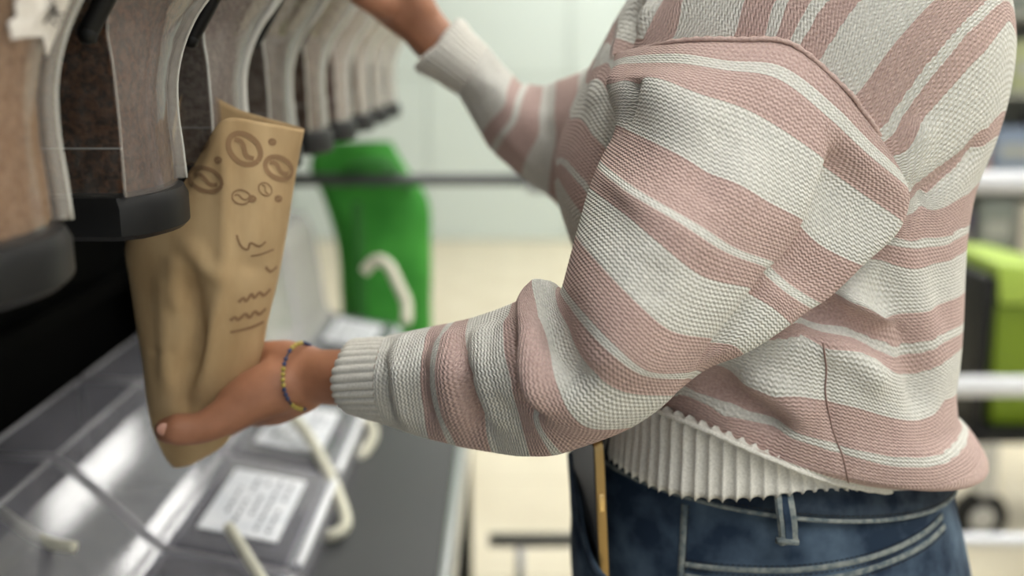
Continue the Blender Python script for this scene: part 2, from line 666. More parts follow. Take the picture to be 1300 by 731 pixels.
def make_dispenser(loc, label, fill, ztop, front=ACR_FRONT, zt_near=False):
    root = empty('coffee_dispenser', loc, label, 'dispenser', 'row of bulk coffee dispensers')
    # foot: black bowed spout collar
    def foot(g, x_in):
        pts = [(-.275, -.002 - g), (-.010 + g, -.002 - g)]
        for k in range(1, 10):
            t = k / 10
            pts.append((-.003 + g + .013 * math.sin(PI * t), -.002 - g + (WD + .004 + 2 * g) * t))
        pts += [(-.006 + g, WD + .002 + g), (-.275, WD + .002 + g)]
        return pts
    a, b = foot(0, 0), foot(.0012, 0)
    n = len(a)
    mb = MB()
    mb.add([(x, y, .001) for x, y in foot(-.002, 0)] + [(x, y, .004) for x, y in b] + [(x, y, .020) for x, y in b] + [(x, y, .026) for x, y in foot(-.0012, 0)],
           [tuple(range(n - 1, -1, -1)), tuple(range(3 * n, 4 * n))] + [(r * n + i, r * n + (i + 1) % n, (r + 1) * n + (i + 1) % n, (r + 1) * n + i) for r in range(3) for i in range(n)])
    mb.build('spout_collar', BLACK, root, angle=.5)
    vs, fs, n, zs = shell()
    up = [(x, y, z + .026) for x, y, z in vs]
    side = [f for f in fs if len(f) > 4 or not all(1 <= i % n <= NB + 1 for i in f)]
    fr = [f for f in fs if f not in side]
    hop = mesh_obj('hopper', up, side, ACR_SIDE, root, False)
    fp = mesh_obj('front_panel', up, fr, front, root, True)
    # far and near rims of the front panel
    for nm, xs, y, r in (('rim', XF, WD, .0036), ('rim', XN, 0, .0010)):
        mb = MB()
        mb.tube(curve_pts([(x + (.002 if y else 0), y, z + .027) for x, z in zip(xs, ZS)], 3), r, 8, flat=.9)
        mb.build(nm, RIMC if zt_near else RIM, fp, smooth=True)
    if zt_near:
        mb = MB(); mb.tube(curve_pts([(x + .0055, WD + .001, z + .027) for x, z in zip(XF, ZS)], 3), .0008, 6)  # pale thread painted in as the highlight along the clear rim
        mb.build('rim_highlight', RIM, fp, smooth=True)
    mb = MB(); mb.tube([(-.20, .001, .026 + .028), (-.006, .001, .026 + .028)], .0006, 5)
    mb.build('mould_line', RIM, hop)
    vs, fs, n, zs = shell(.0025, ztop)
    mesh_obj('contents', [(x, y, z + .026) for x, y, z in vs], fs, fill, root, False)
    mb = MB(); mb.box(-.275, -.015, -.003, WD + .003, .470, .486); mb.build('lid', BLACK, root, bevel=.004)
    # lever
    mb = MB()
    mb.tube(curve_pts([(-.011, -.021, .1165), (.003, -.021, .139), (.022, -.021, .172), (.046, -.021, .215)], 4), .0055, 10, flat=.75)
    mb.lathe([(.001, -.0056), (.004, -.0045), (.0056, 0), (.004, .0045), (.001, .0056)], (-.011, -.021, .1165), 12)
    lv = mb.build('lever', BLACK, root, smooth=True)
    mb = MB(); mb.tube([(.040, -.021, .207), (.040, .02, .207)], .005, 8); mb.build('lever_pivot', BLACK, lv, smooth=True)
    return root


FILLS = [((158, 122, 88), (198, 162, 126), .43), ((50, 30, 19), (112, 74, 48), .36), ((116, 102, 90), (154, 142, 128), .16), ((120, 104, 90), (150, 138, 124), .30),
         ((106, 82, 66), (160, 140, 122), .34), ((120, 84, 70), (170, 140, 124), .30), ((150, 130, 112), (190, 176, 160), .34), ((190, 182, 168), (214, 208, 196), .38), ((196, 190, 176), (220, 214, 202), .38)]
LBL = ['leftmost coffee dispenser, full of light tan powder, with a torn white label',
       'coffee dispenser of dark brown ground coffee, second from left, in front of the paper bag',
       'half empty clear coffee dispenser directly behind the top of the paper bag',
       'clear dispenser with grey brown contents, fourth in the row, above the bag top',
       'fifth dispenser in the row, its black collar showing right of the bag',
       'sixth dispenser in the row, with reddish brown contents, blurred',
       'seventh dispenser in the row, with pale tan contents, blurred',
       'eighth dispenser in the row, whitish contents, next to last',
       'farthest dispenser at the end of the row, whitish, left of the raised hand']
disp = []
for k in range(9):
    c1, c2, zt = FILLS[k]
    d_ = make_dispenser((-.214, .40 + .18 * k, 1.177), LBL[k], ground_mat('ground_coffee_%d' % k, c1, c2, 260 if k < 3 else 120), zt,
                        (ACR_NEAR if k == 0 else ACR_FRONT) if k < 3 else clear_mat('milky_front_%d' % k, haze=.24 if k < 5 else .42, haze_col=(214, 208, 200), var=.2), k < 2)
    disp.append(d_)
# torn paper label on the nearest front
fp = [c for c in disp[0].children if c.name.startswith('front_panel')][0]
off = Vector((-.214, .40, 1.177))
bd = BVHTree.FromPolygons([tuple(v.co + off) for v in fp.data.vertices], [tuple(p.vertices) for p in fp.data.polygons])
PAPER = noise_mat('torn_white_paper', (214, 208, 200), (236, 232, 226), 90, .9, 5, .5)
INK = base_mat('black_ink', (40, 34, 32), .8)
outl = [(14, 50), (10, 28), (20, 20), (18, 2), (30, -14), (92, -14), (86, 2), (78, 22), (70, 48), (58, 71), (56, 62), (64, 50), (52, 46), (30, 47)]
cen = on_surface(bd, [(45, 18)], .0012)
op = [on_surface(bd, [p], .0008) for p in outl]
op = [o for o in op if o]
if cen and len(op) > 6:
    op = [p[0] - off for p in op]; c_ = cen[0] - off
    n = len(op)
    nrm = Vector((1, 0, 0))
    mesh_obj('torn_label', [c_] + op + [p - nrm * .0007 for p in op], [(0, 1 + i, 1 + (i + 1) % n) for i in range(n)] + [(1 + i, 1 + n + i, 1 + n + (i + 1) % n, 1 + (i + 1) % n) for i in range(n)], PAPER, disp[0], False)
    lb = [c for c in disp[0].children if c.name.startswith('torn_label')][0]
    mb = MB()
    for ln in ([(58, 6), (70, 24)], [(50, 26), (66, 8)], [(56, 16), (74, 14)], [(60, 24), (66, 30)], [(60, -4), (64, 10)]):
        p = on_surface(bd, ln, .0022)
        if len(p) == 2:
            mb.tube([q - off for q in p], .0005, 5)
    if mb.v:
        mb.build('ink_marks', INK, lb)

# ---- clear scoop bins on the ledge
ACR_BIN = clear_mat('clear_bin_acrylic', tint=(226, 226, 232), haze=.22, gloss=.06, haze_col=(216, 216, 224), var=.2)
ACR_TALL = clear_mat('milky_bin_acrylic', haze=.5, gloss=.06, haze_col=(232, 230, 226), var=.15)
EDGE = base_mat('frosted_bin_edge', (214, 212, 216), .2)
EDGE.node_tree.nodes['Principled BSDF'].inputs['Alpha'].default_value = .5
LABELP = noise_mat('printed_white_label', (214, 218, 224), (232, 234, 238), 40, .6, 3)
GREYINK = base_mat('grey_print', (120, 124, 132), .8)
BPROF = [(-.225, .703), (-.222, .735), (-.228, .747), (-.240, .753), (-.36, .778), (-.385, .80), (-.45, .868), (-.47, .882), (-.545, .886), (-.545, .703)]
BTALL = BPROF[:5] + [(-.375, .80), (-.395, .955), (-.41, .985), (-.545, .99), (-.545, .703)]
BW = .243
BP0 = .255
NUTS = [noise_mat('bin_contents_a', (86, 84, 90), (116, 112, 116), 30, .9, 3, .3), noise_mat('bin_contents_b', (104, 98, 98), (140, 132, 130), 30, .9, 3, .3), noise_mat('bin_contents_c', (226, 220, 212), (238, 234, 228), 30, .9, 3, .2)]


def make_bin(y, label, nuts, lab=True, tall=False):
    BP = BTALL if tall else BPROF
    root = empty('scoop_bin', (0, y, 0), label, 'bin', 'clear scoop bins on the ledge')
    mb = MB(); mb.prism(BP, 0, BW)
    body_ = mb.build('bin_body', ACR_TALL if tall else ACR_BIN, root)
    mb = MB()
    for yy in (0, BW):
        pts = [(x, yy, z) for x, z in BP]
        mb.tube(pts + [pts[0]], .0028, 6, cap=False)
    for (x, z) in (BP[3], BP[4], BP[7], BP[8]):
        mb.tube([(x, 0, z), (x, BW, z)], .0026, 6)
    mb.build('edge_trim', EDGE, body_, smooth=True)
    # lid lies on the sloping front, hinged at the riser
    mb = MB(); mb.prism([(-.228, .752), (-.238, .760), (-.36, .785), (-.366, .781), (-.36, .780), (-.240, .755)], .004, BW - .004)
    lid = mb.build('lid', ACR_BIN, root)
    mb = MB(); mb.tube(curve_pts([(-.2285, .010, .753), (-.2275, .04, .7535), (-.2275, BW - .04, .7535), (-.2285, BW - .010, .753)], 3), .0055, 8)
    mb.build('lid_lip', base_mat('glossy_lip', (228, 230, 234), .12) if 'glossy_lip' not in bpy.data.materials else bpy.data.materials['glossy_lip'], lid, smooth=True)
    mb = MB(); mb.box(-.39, -.383, .03, .036, .72, .80); mb.box(-.39, -.383, BW - .036, BW - .03, .72, .80); mb.tube([(-.372, .01, .787), (-.372, BW - .01, .787)], .004, 8)
    mb.build('hinge', EDGE, lid)
    mb = MB()
    prof = [(-.232, .706), (-.232, .722), (-.30, .728), (-.38, .733), (-.46, .742), (-.538, .745), (-.538, .706)]
    if tall:
        prof = prof[:4] + [(-.40, .80), (-.41, .96), (-.538, .965), (-.538, .706)]
    mb.prism(prof, .004, BW - .004); mb.build('contents', nuts, root)
    if lab:
        dx, dz = -.12, .025
        def lp(t, s, lift=.0):
            return (-.240 + dx * t, s, .7615 + dz * t + lift)
        mb = MB()
        mb.add([lp(.14, .040), lp(.14, .205), lp(.86, .205), lp(.86, .040)] + [lp(.14, .040, .0008), lp(.14, .205, .0008), lp(.86, .205, .0008), lp(.86, .040, .0008)],
               [(3, 2, 1, 0), (4, 5, 6, 7), (0, 1, 5, 4), (1, 2, 6, 5), (2, 3, 7, 6), (3, 0, 4, 7)])
        lo = mb.build('paper_label', LABELP, lid)
        mb = MB(); rnd = random.Random(int(y * 100))
        for r in range(5):
            t = .24 + .11 * r; s = .055
            while s < .180:
                w = rnd.uniform(.006, .018)
                if rnd.random() < .75:
                    mb.add([lp(t, s, .0011), lp(t, s + w, .0011), lp(t + .035, s + w, .0011), lp(t + .035, s, .0011)], [(0, 1, 2, 3)])
                s += w + .005
        mb.build('label_print', GREYINK, lo)
    return root


BL = ['nearest clear scoop bin, mostly below the frame at the left',
      'clear scoop bin without a label at the bottom left corner',
      'clear scoop bin with a white label, just below the tip of the bag',
      'clear scoop bin with a white label, just below the wrist',
      'tall scoop bin with whitish contents behind the hand',
      'tall scoop bin with whitish contents at the far end, beside the green bag']
for k in range(6):
    make_bin(.475 + BP0 * k + .006, BL[k], NUTS[[0, 0, 0, 1, 2, 2][k]], k > 1, k >= 4)

# ---- scoops whose cream handles loop out of the bins
CREAM = base_mat('cream_plastic', (214, 212, 192), .4)
def scoop(label, pts, r, bowl):
    c = sum((Vector(p) for p in pts), Vector()) / len(pts)
    root = empty('scoop', c, label, 'scoop', 'cream scoops of the bins')
    mb = MB(); mb.tube([p - c for p in curve_pts(pts, 8)], r, 10); mb.build('handle', CREAM, root, smooth=True)
    mb = MB(); b = Vector(bowl) - c
    mb.lathe([(.010, -.018), (.020, -.014), (.024, .012), (.022, .012), (.018, -.012)], b, 18); mb.build('scoop_bowl', CREAM, root, smooth=True)
scoop('cream scoop handle looping down over the ledge just below the wrist',
      [at(352, 512, 1.36), at(385, 545, 1.31), at(412, 590, 1.25), at(434, 640, 1.20), at(438, 668, 1.17), at(418, 680, 1.16), at(400, 672, 1.18)], .0078, (-.33, 1.36, .738))
scoop('cream scoop handle loop beyond the cuff, nearest the dark ledge',
      [at(425, 520, 1.50), at(455, 528, 1.49), at(474, 548, 1.48), at(462, 574, 1.45), at(440, 590, 1.42)], .0085, (-.33, 1.58, .738))
scoop('short straight cream scoop handle at the bottom edge, on the labelled bin',
      [at(290, 668, .995), at(311, 702, .965), at(332, 736, .935), at(345, 765, .905)], .0062, (-.30, .90, .738))
scoop('pale scoop handle loop in front of the green bag',
      [at(462, 345, 1.80), at(478, 330, 1.80), at(494, 338, 1.79), at(506, 362, 1.78), at(516, 385, 1.77), at(516, 410, 1.75)], .010, (-.33, 1.80, .738))

scoop('cream scoop handle lying inside the bottom left bin',
      [at(2, 650, .90), at(28, 670, .885), at(58, 688, .87), at(94, 695, .86)], .0055, (-.40, .80, .738))

# ---- steel railing across the aisle end
rail = empty('railing', (.5, 2.05, 0), 'tubular metal railing across the aisle behind the person', 'railing')
def rr(mb, name, mat, **kw):
    mb.v = [v - Vector((.5, 2.05, 0)) for v in mb.v]
    return mb.build(name, mat, rail, smooth=True, **kw)
mb = MB(); mb.tube([(-.56, 2.05, 1.045), (.03, 2.05, 1.045)], .0125, 12); rr(mb, 'dark_rail', DARKRAIL)  # left length drawn thinner and darker than the rest of the rail
mb = MB(); mb.tube([(.03, 2.05, 1.04), (2.6, 2.05, 1.04)], .023, 14); rr(mb, 'top_rail', PALERAIL)
mb = MB(); mb.tube([(.03, 2.05, .612), (2.6, 2.05, .612)], .022, 14); rr(mb, 'middle_rail', PALERAIL)
mb = MB(); mb.tube([(-.05, 2.05, .262), (2.6, 2.05, .262)], .016, 14); rr(mb, 'bottom_rail', STEEL)
for x, zt in ((.018, .262), (.25, 1.05), (2.58, 1.05)):
    mb = MB(); mb.tube([(x, 2.05, 0), (x, 2.05, zt)], .010, 12)
    mb.lathe([(.045, 0), (.045, .008), (.014, .014)], (x, 2.05, 0), 20)
    rr(mb, 'post', STEEL)

# ---- green carrier bag hanging on the dark rail
GREENB = noise_mat('green_bag_fabric', (44, 132, 36), (62, 152, 50), 14, .75, 4, .3, dist=.004)
DGREEN = base_mat('dark_green_handle_fold', (30, 96, 26), .8)
gb = empty('shopping_bag', (-.268, 2.12, .88), 'bright green shopping bag hanging on the dark rail beyond the dispensers', 'bag')
bag_rows = []
for (z, xl, xr, th) in ((.235, -.13, .02, .010), (.19, -.15, .045, .02), (.12, -.125, .092, .03), (.02, -.10, .098, .045), (-.10, -.095, .096, .05), (-.19, -.09, .088, .05), (-.215, -.07, .07, .04), (-.218, -.03, .03, .02)):
    ring = []
    for k in range(20):
        a = 2 * PI * k / 20
        fold = .010 * math.sin(3 * a + z * 9)
        c, s = math.cos(a), math.sin(a)
        ring.append(Vector(((xl + xr) / 2 - (xr - xl) / 2 * c, -(th + fold * .6) * math.copysign(abs(s) ** .7, s), z)))
    bag_rows.append(ring)
Gg, _, _ = net(bag_rows, .02, .015)
Vg = Gg.reshape(-1, 3)
mesh_obj('bag_body', Vg, grid_faces(*Gg.shape[:2]), GREENB, gb)
for y in (-.03, .03):
    mb = MB(); mb.tube(curve_pts([(-.09, y, .15), (-.06, y - .05, .19), (-.01, y - .05, .20), (.03, y - .05, .19), (.06, y, .14)], 5), .010, 8, flat=.25); mb.build('handle', DGREEN, gb, smooth=True)
mb = MB(); mb.tube(curve_pts([(-.045, -.066, .12), (-.04, -.075, 0), (-.045, -.075, -.15)], 4), .014, 8, flat=.3); mb.build('fold_shade', DGREEN, gb, smooth=True)  # dark strip painting the shade of the bag's vertical fold

# ---- lime green bin on a black trolley, right of the person
LIME = base_mat('lime_green_plastic', (104, 128, 12), .5)
LIMEL = base_mat('pale_lime_lid', (156, 182, 72), .5)
tr_o = Vector((1.465, 2.72, 0))
tro = empty('trolley', tr_o, 'black platform trolley with wheels beyond the railing, at the right edge', 'trolley')
mb = MB(); mb.box(-.30, .32, -.20, .20, .30, .335); mb.build('deck', BLACK, tro, bevel=.006)
mb = MB(); mb.box(-.272, -.237, -.19, .19, .335, .745); mb.build('end_board', BLACK, tro, bevel=.008)
for (x, y) in ((-.20, -.15), (-.20, .15), (.22, -.15), (.22, .15)):
    mb = MB(); mb.lathe([(.05, -.018), (.07, -.016), (.075, 0), (.07, .016), (.05, .018)], (x, y, .075), 22, 'y'); w = mb.build('wheel', BLACK, tro, angle=.6)
    mb = MB(); mb.lathe([(.02, -.022), (.035, -.02), (.035, .02), (.02, .022)], (x, y, .075), 16, 'y'); mb.build('hub', STEEL, w)
    mb = MB(); mb.box(x - .02, x + .02, y - .03, y + .03, .145, .30); mb.build('caster_fork', STEEL, tro)
lb = empty('plastic_bin', (1.465, 2.72, .335), 'lime green plastic bin with a pale lid standing on the black trolley', 'bin')
mb = MB(); mb.add([(x * s, y * s, z) for z, s in ((.001, .88), (.33, 1.0)) for x, y in ((-.225, -.17), (.20, -.17), (.20, .17), (-.225, .17))], [(3, 2, 1, 0), (4, 5, 6, 7), (0, 1, 5, 4), (1, 2, 6, 5), (2, 3, 7, 6), (3, 0, 4, 7)])
mb.build('bin_body', LIME, lb, bevel=.012)
mb = MB(); mb.prism([(-.235, .425), (-.235, .44), (-.10, .425), (.215, .345), (.215, .330), (-.10, .335), (-.22, .335)], -.18, .18); mb.build('bin_lid', LIMEL, lb, bevel=.006)

# ---- stocked shelf far behind on the right
SHELFM = base_mat('grey_shelf_metal', (150, 152, 144), .6)
su = empty('shelf_unit', (3.3, 5.6, 0), 'grey shop shelf unit far behind the person, at the right edge', 'shelf')
mb = MB(); mb.box(-1.0, 1.3, .30, .34, 0, 1.9); mb.build('back_panel', SHELFM, su)
for z in (.25, .70, 1.12, 1.52):
    mb = MB(); mb.box(-.97, 1.27, -.12, .30, z - .03, z); mb.build('shelf_board', SHELFM, su)
for x in (-1.03, 1.27):
    mb = MB(); mb.box(x, x + .05, -.13, .32, 0, 1.9); mb.build('upright', SHELFM, su)
PC = [((66, 54, 78), 'dark purple'), ((120, 134, 156), 'blue grey'), ((196, 150, 140), 'pink'), ((150, 156, 118), 'olive'), ((206, 200, 186), 'cream'), ((110, 116, 110), 'grey green')]
rnd = random.Random(5)
for si, z in enumerate((.25, .70, 1.12, 1.52)):
    x = -.95
    i = 0
    while x < 1.1:
        c, nm = PC[(i * 5 + si * 2) % len(PC)]
        w = .16 + .04 * ((i + si) % 3); h = .22 + .03 * ((i * 2 + si) % 3)
        key = 'carton_' + nm.replace(' ', '_')
        m = bpy.data.materials.get(key) or base_mat(key, c, .6)
        o = empty('carton', (3.3 + x + w / 2, 5.6, z), 'number', 'box', 'cartons on the far shelf')
        o['label'] = '%s carton, %s from left on the %s board of the far shelf' % (nm, ['first', 'second', 'third', 'fourth', 'fifth', 'sixth', 'seventh', 'eighth', 'ninth', 'tenth', 'eleventh', 'twelfth'][min(i, 11)], ['bottom', 'second', 'third', 'top'][si])
        mb = MB(); mb.box(-w / 2, w / 2, -.09, .20, .001, h); mb.build('carton_body', m, o, bevel=.006)
        mb = MB(); mb.box(-w / 2 + .03, w / 2 - .03, -.0915, -.0895, h * .3, h * .6); mb.build('carton_panel', SHELFM, o)
        x += w + .035; i += 1

# ================================================================== THE PERSON
def knit_mat():
    m = base_mat('striped_cotton_knit', (205, 203, 196), 0.92, 0, 0.15)
    b = m.node_tree.nodes['Principled BSDF']
    b.inputs['Sheen Weight'].default_value = 0.15
    a_q = N(m, 'ShaderNodeAttribute', attribute_name='stripe')
    a_u = N(m, 'ShaderNodeAttribute', attribute_name='knit_u')
    a_v = N(m, 'ShaderNodeAttribute', attribute_name='knit_v')
    fl = N(m, 'ShaderNodeMath', operation='FLOOR')
    md = N(m, 'ShaderNodeMath', operation='FLOORED_MODULO'); md.inputs[1].default_value = 2.0
    L(m, a_q.outputs['Fac'], fl.inputs[0]); L(m, fl.outputs[0], md.inputs[0])
    # wavy purl rows
    su = N(m, 'ShaderNodeMath', operation='MULTIPLY'); su.inputs[1].default_value = 2 * PI / 0.0036
    L(m, a_u.outputs['Fac'], su.inputs[0])
    sn = N(m, 'ShaderNodeMath', operation='SINE'); L(m, su.outputs[0], sn.inputs[0])
    sv = N(m, 'ShaderNodeMath', operation='MULTIPLY'); sv.inputs[1].default_value = 2 * PI / 0.0025
    L(m, a_v.outputs['Fac'], sv.inputs[0])
    ad = N(m, 'ShaderNodeMath', operation='MULTIPLY_ADD'); ad.inputs[1].default_value = 1.0
    L(m, sn.outputs[0], ad.inputs[0]); L(m, sv.outputs[0], ad.inputs[2])
    s2 = N(m, 'ShaderNodeMath', operation='SINE'); L(m, ad.outputs[0], s2.inputs[0])
    tc = N(m, 'ShaderNodeTexCoord')
    nz = N(m, 'ShaderNodeTexNoise'); nz.inputs['Scale'].default_value = 900; nz.inputs['Detail'].default_value = 3
    L(m, tc.outputs['Object'], nz.inputs['Vector'])
    hh = N(m, 'ShaderNodeMath', operation='MULTIPLY_ADD'); hh.inputs[1].default_value = 1.6
    L(m, nz.outputs['Fac'], hh.inputs[0]); L(m, s2.outputs[0], hh.inputs[2])
    bp = N(m, 'ShaderNodeBump'); bp.inputs['Strength'].default_value = 0.8; bp.inputs['Distance'].default_value = 0.0006
    L(m, hh.outputs[0], bp.inputs['Height']); L(m, bp.outputs['Normal'], b.inputs['Normal'])
    # yarn colours, a little heathered
    n2 = N(m, 'ShaderNodeTexNoise'); n2.inputs['Scale'].default_value = 500; n2.inputs['Detail'].default_value = 2
    L(m, tc.outputs['Object'], n2.inputs['Vector'])
    def ramp(c1, c2):
        r = N(m, 'ShaderNodeValToRGB')
        r.color_ramp.elements[0].position = 0.35; r.color_ramp.elements[0].color = (*lin(c1), 1)
        r.color_ramp.elements[1].position = 0.65; r.color_ramp.elements[1].color = (*lin(c2), 1)
        L(m, n2.outputs['Fac'], r.inputs['Fac'])
        return r
    w, p = ramp((206, 205, 197), (226, 225, 217)), ramp((186, 159, 151), (204, 178, 170))
    mx = N(m, 'ShaderNodeMix', data_type='RGBA')
    L(m, md.outputs[0], mx.inputs['Factor'])
    L(m, w.outputs['Color'], mx.inputs['A']); L(m, p.outputs['Color'], mx.inputs['B'])
    L(m, mx.outputs['Result'], b.inputs['Base Color'])
    return m


KNIT = knit_mat()
RIBKNIT = noise_mat('ribbed_cotton_knit', (205, 203, 194), (226, 224, 216), 700, 0.92, 3, 0.5, spec=0.15, dist=0.0006)

person = empty('person', (0.215, 0.80, 0.0),
               'person in a pink striped sweater and jeans holding a paper bag', 'person')


def child_local(o):
    """Keep a part built in world coordinates in place under its thing."""
    o.matrix_parent_inverse = o.parent.matrix_basis.inverted() if o.parent else Matrix()
    return o


def pobj(name, V, F, mat, parent=None, smooth=True, attrs=None):
    p = parent or person
    o = mesh_obj(name, V, F, mat, p, smooth, None, attrs)
    inv = Matrix.Translation(-person.location)
    o.data.transform(inv)
    return o


def pbuild(mb, name, mat, parent=None, **kw):
    mb.v = [v - person.location for v in mb.v]
    return mb.build(name, mat, parent or person, **kw)


# ---- torso of the sweater
def torso_rows():
    spec = [(1010, -190, 1120, -190, .745), (930, -125, 1215, -125, .70), (845, -60, 1268, -60, .665), (797, 0, 1285, 0, .648),
            (763, 60, 1291, 60, .642), (742, 100, 1284, 110, .642), (720, 150, 1266, 170, .642),
            (706, 200, 1240, 230, .642), (704, 235, 1230, 280, .642), (712, 270, 1226, 330, .64),
            (722, 300, 1224, 380, .638), (732, 330, 1220, 430, .637), (738, 365, 1212, 478, .637),
            (742, 400, 1213, 503, .637), (746, 428, 1238, 522, .636), (748, 445, 1256, 552, .637)]
    rows = []
    for (ax, ay, bx, by, yn) in spec:
        ta, tb = ax, bx
        for _ in range(6):
            A, B = at(ta, ay, .80), at(tb, by, .80)
            c, h = (A + B) / 2, (B - A) / 2
            px = [project(c - h * math.cos(t) + Vector((0, -(0.80 - yn), 0)) * math.sin(t) ** .9)[0] for t in np.linspace(0, PI, 60)]
            ta += ax - min(px); tb += bx - max(px)
        A, B = at(ta, ay, .80), at(tb, by, .80)
        c, h = (A + B) / 2, (B - A) / 2
        front = []
        for k in range(10):
            t = PI * k / 9
            s = math.sin(t) ** 0.9
            front.append(c - h * math.cos(t) + Vector((0, -(0.80 - yn), 0)) * s)
        back = []
        for k in range(1, 9):
            t = PI - PI * k / 9
            back.append(c - h * math.cos(t) + Vector((0, (0.95 * (0.80 - yn) + 0.01), 0)) * math.sin(t) ** 0.9)
        rows.append(front + back)
    hem = [at(*p) for p in HEM_TOP]
    rows.append(hem + mirror_back(hem))
    return rows


def mirror_back(front):
    yc = 0.80
    return [Vector((p.x, 2 * yc - p.y, p.z)) for p in reversed(front[1:-1])]


HEM_TOP = [(746, 458, .80), (768, 498, .735), (808, 512, .69), (850, 527, .662), (905, 549, .645), (970, 578, .637),
           (1040, 606, .642), (1112, 622, .664), (1180, 622, .708), (1226, 596, .78)]
HEM_LOW = [(750, 545, .79), (768, 575, .735), (802, 604, .69), (850, 627, .66), (905, 635, .648), (970, 632, .643),
           (1040, 622, .65), (1105, 618, .672), (1165, 606, .72), (1200, 575, .79)]

G, ridx, uarr = net(torso_rows(), 0.0035, 0.0035)
TV0 = G.reshape(-1, 3)
TF = grid_faces(*G.shape[:2])
bv = bvh_of(TV0, TF)

# stripe survey of the back: q = running stripe number, measured along each knitted colour change
QV = {}
acc = 0.0
seq = [0, 0, .019, .0045, .0285, .033, .011, .0045, .022, .032, .012, .004, .028, .022, .011, .035, .0141, .006, .0287, .033, .0125,
       .005, .010, .007, .018, .036, .020]
for q_ in range(1, 27):
    acc += seq[q_]
    QV[q_] = acc
BACK = {
    1: [(940, 563), (1001, 593), (1073, 613), (1112, 618), (1186, 622), (1235, 603), (850, 527)],
    2: [(856, 501), (919, 529), (1001, 554), (1065, 574), (1137, 590), (1186, 590), (1218, 571), (1227, 541)],
    3: [(862, 489), (927, 517), (999, 545), (1065, 566), (1149, 582), (1186, 581), (1211, 563), (1217, 534)],
    4: [(914, 467), (940, 480), (984, 497), (1046, 509), (1093, 519), (1137, 531), (1166, 534), (1186, 524), (1198, 507)],
    5: [(1021, 424), (1046, 443), (1088, 451), (1117, 463), (1154, 475), (1174, 480), (1198, 460), (1212, 449)],
    6: [(1030, 416), (1070, 427), (1102, 434), (1149, 454), (1169, 453), (1198, 433), (1217, 424)],
    7: [(1034, 410), (1066, 418), (1112, 431), (1149, 447), (1174, 438), (1219, 416)],
    8: [(1058, 379), (1088, 384), (1117, 394), (1149, 400), (1186, 394), (1222, 374)],
    9: [(1090, 326), (1110, 330), (1137, 337), (1161, 341), (1206, 330)],
    10: [(1128, 310), (1172, 315), (1219, 301)],
    11: [(1138, 304), (1177, 304), (1220, 289)],
    12: [(1177, 255), (1209, 258), (1229, 247)],
    13: [(1182, 251), (1207, 226), (1239, 188), (1258, 177)],
    14: [(1157, 248), (1167, 234), (1189, 217), (1226, 192), (1253, 166)],
    15: [(1147, 192), (1167, 153), (1202, 116), (1251, 64), (1281, 24)],
    16: [(1128, 177), (1152, 138), (1189, 89), (1226, 42), (1273, 1)],
    17: [(1115, 170), (1138, 140), (1177, 84), (1216, 39), (1256, 0)],
    18: [(1082, 126), (1120, 76), (1152, 37), (1187, 0)],
    19: [(1039, 76), (1061, 42), (1091, 0)],
    20: [(1014, 57), (1029, 32), (1051, 0)],
    21: [(1002, 52), (1017, 25), (1032, 0)],
    22: [(984, 47), (999, 2)],
    23: [(970, 49), (986, 0)],
    24: [(931, 49), (946, 0)],
    25: [(854, 49), (864, 0)],
    26: [(816, 52), (838, 12)],
}
FRONT = {
    16: [(795, 5)], 15: [(765, 59), (778, 66)], 14: [(757, 72), (773, 79)], 13: [(745, 95), (768, 106)],
    12: [(724, 152), (752, 172)], 11: [(707, 203), (744, 232)], 10: [(708, 210), (742, 240)], 9: [(708, 222), (732, 262)],
    8: [(720, 330), (735, 345)],
}


def field(table):
    P, v = [], []
    for q_, pts in table.items():
        for p in on_surface(bv, pts):
            P.append(p); v.append(QV[q_])
    return RBF(P, v)


f_back, f_front = field(BACK), field(FRONT)
qs = np.arange(1, 27); vs = np.array([QV[i] for i in qs])


def to_q(v):
    q = np.interp(v, vs, qs)
    # beyond the survey the pattern simply repeats
    hi = v > vs[-1]
    q[hi] = 26 + (v[hi] - vs[-1]) / 0.028
    lo = v < 0
    q[lo] = 1 + np.maximum(v[lo] / 0.04, -0.9)
    return q


xsplit = at(799, 0, .74).x, at(779, 75, .72).x
zsplit = at(799, 0, .74).z, at(779, 75, .72).z
xs = xsplit[1] + (TV0[:, 2] - zsplit[1]) / (zsplit[0] - zsplit[1]) * (xsplit[0] - xsplit[1])
vb, vf = f_back(TV0), f_front(TV0)
xs = np.where(TV0[:, 2] < zsplit[1], at(802, 150, .70).x, xs)
isf = TV0[:, 0] < xs
tv = np.where(isf, vf, vb)
tv = np.maximum(tv, .0012)
tq = to_q(tv)
Ghem0 = G.copy()
rem = np.cumsum(np.linalg.norm(np.diff(G[::-1], axis=0), axis=2), axis=0)[::-1]
rem = np.vstack([rem, np.zeros((1, G.shape[1]))]).ravel()
tq[rem < .0075] = .5   # white cast-on edge

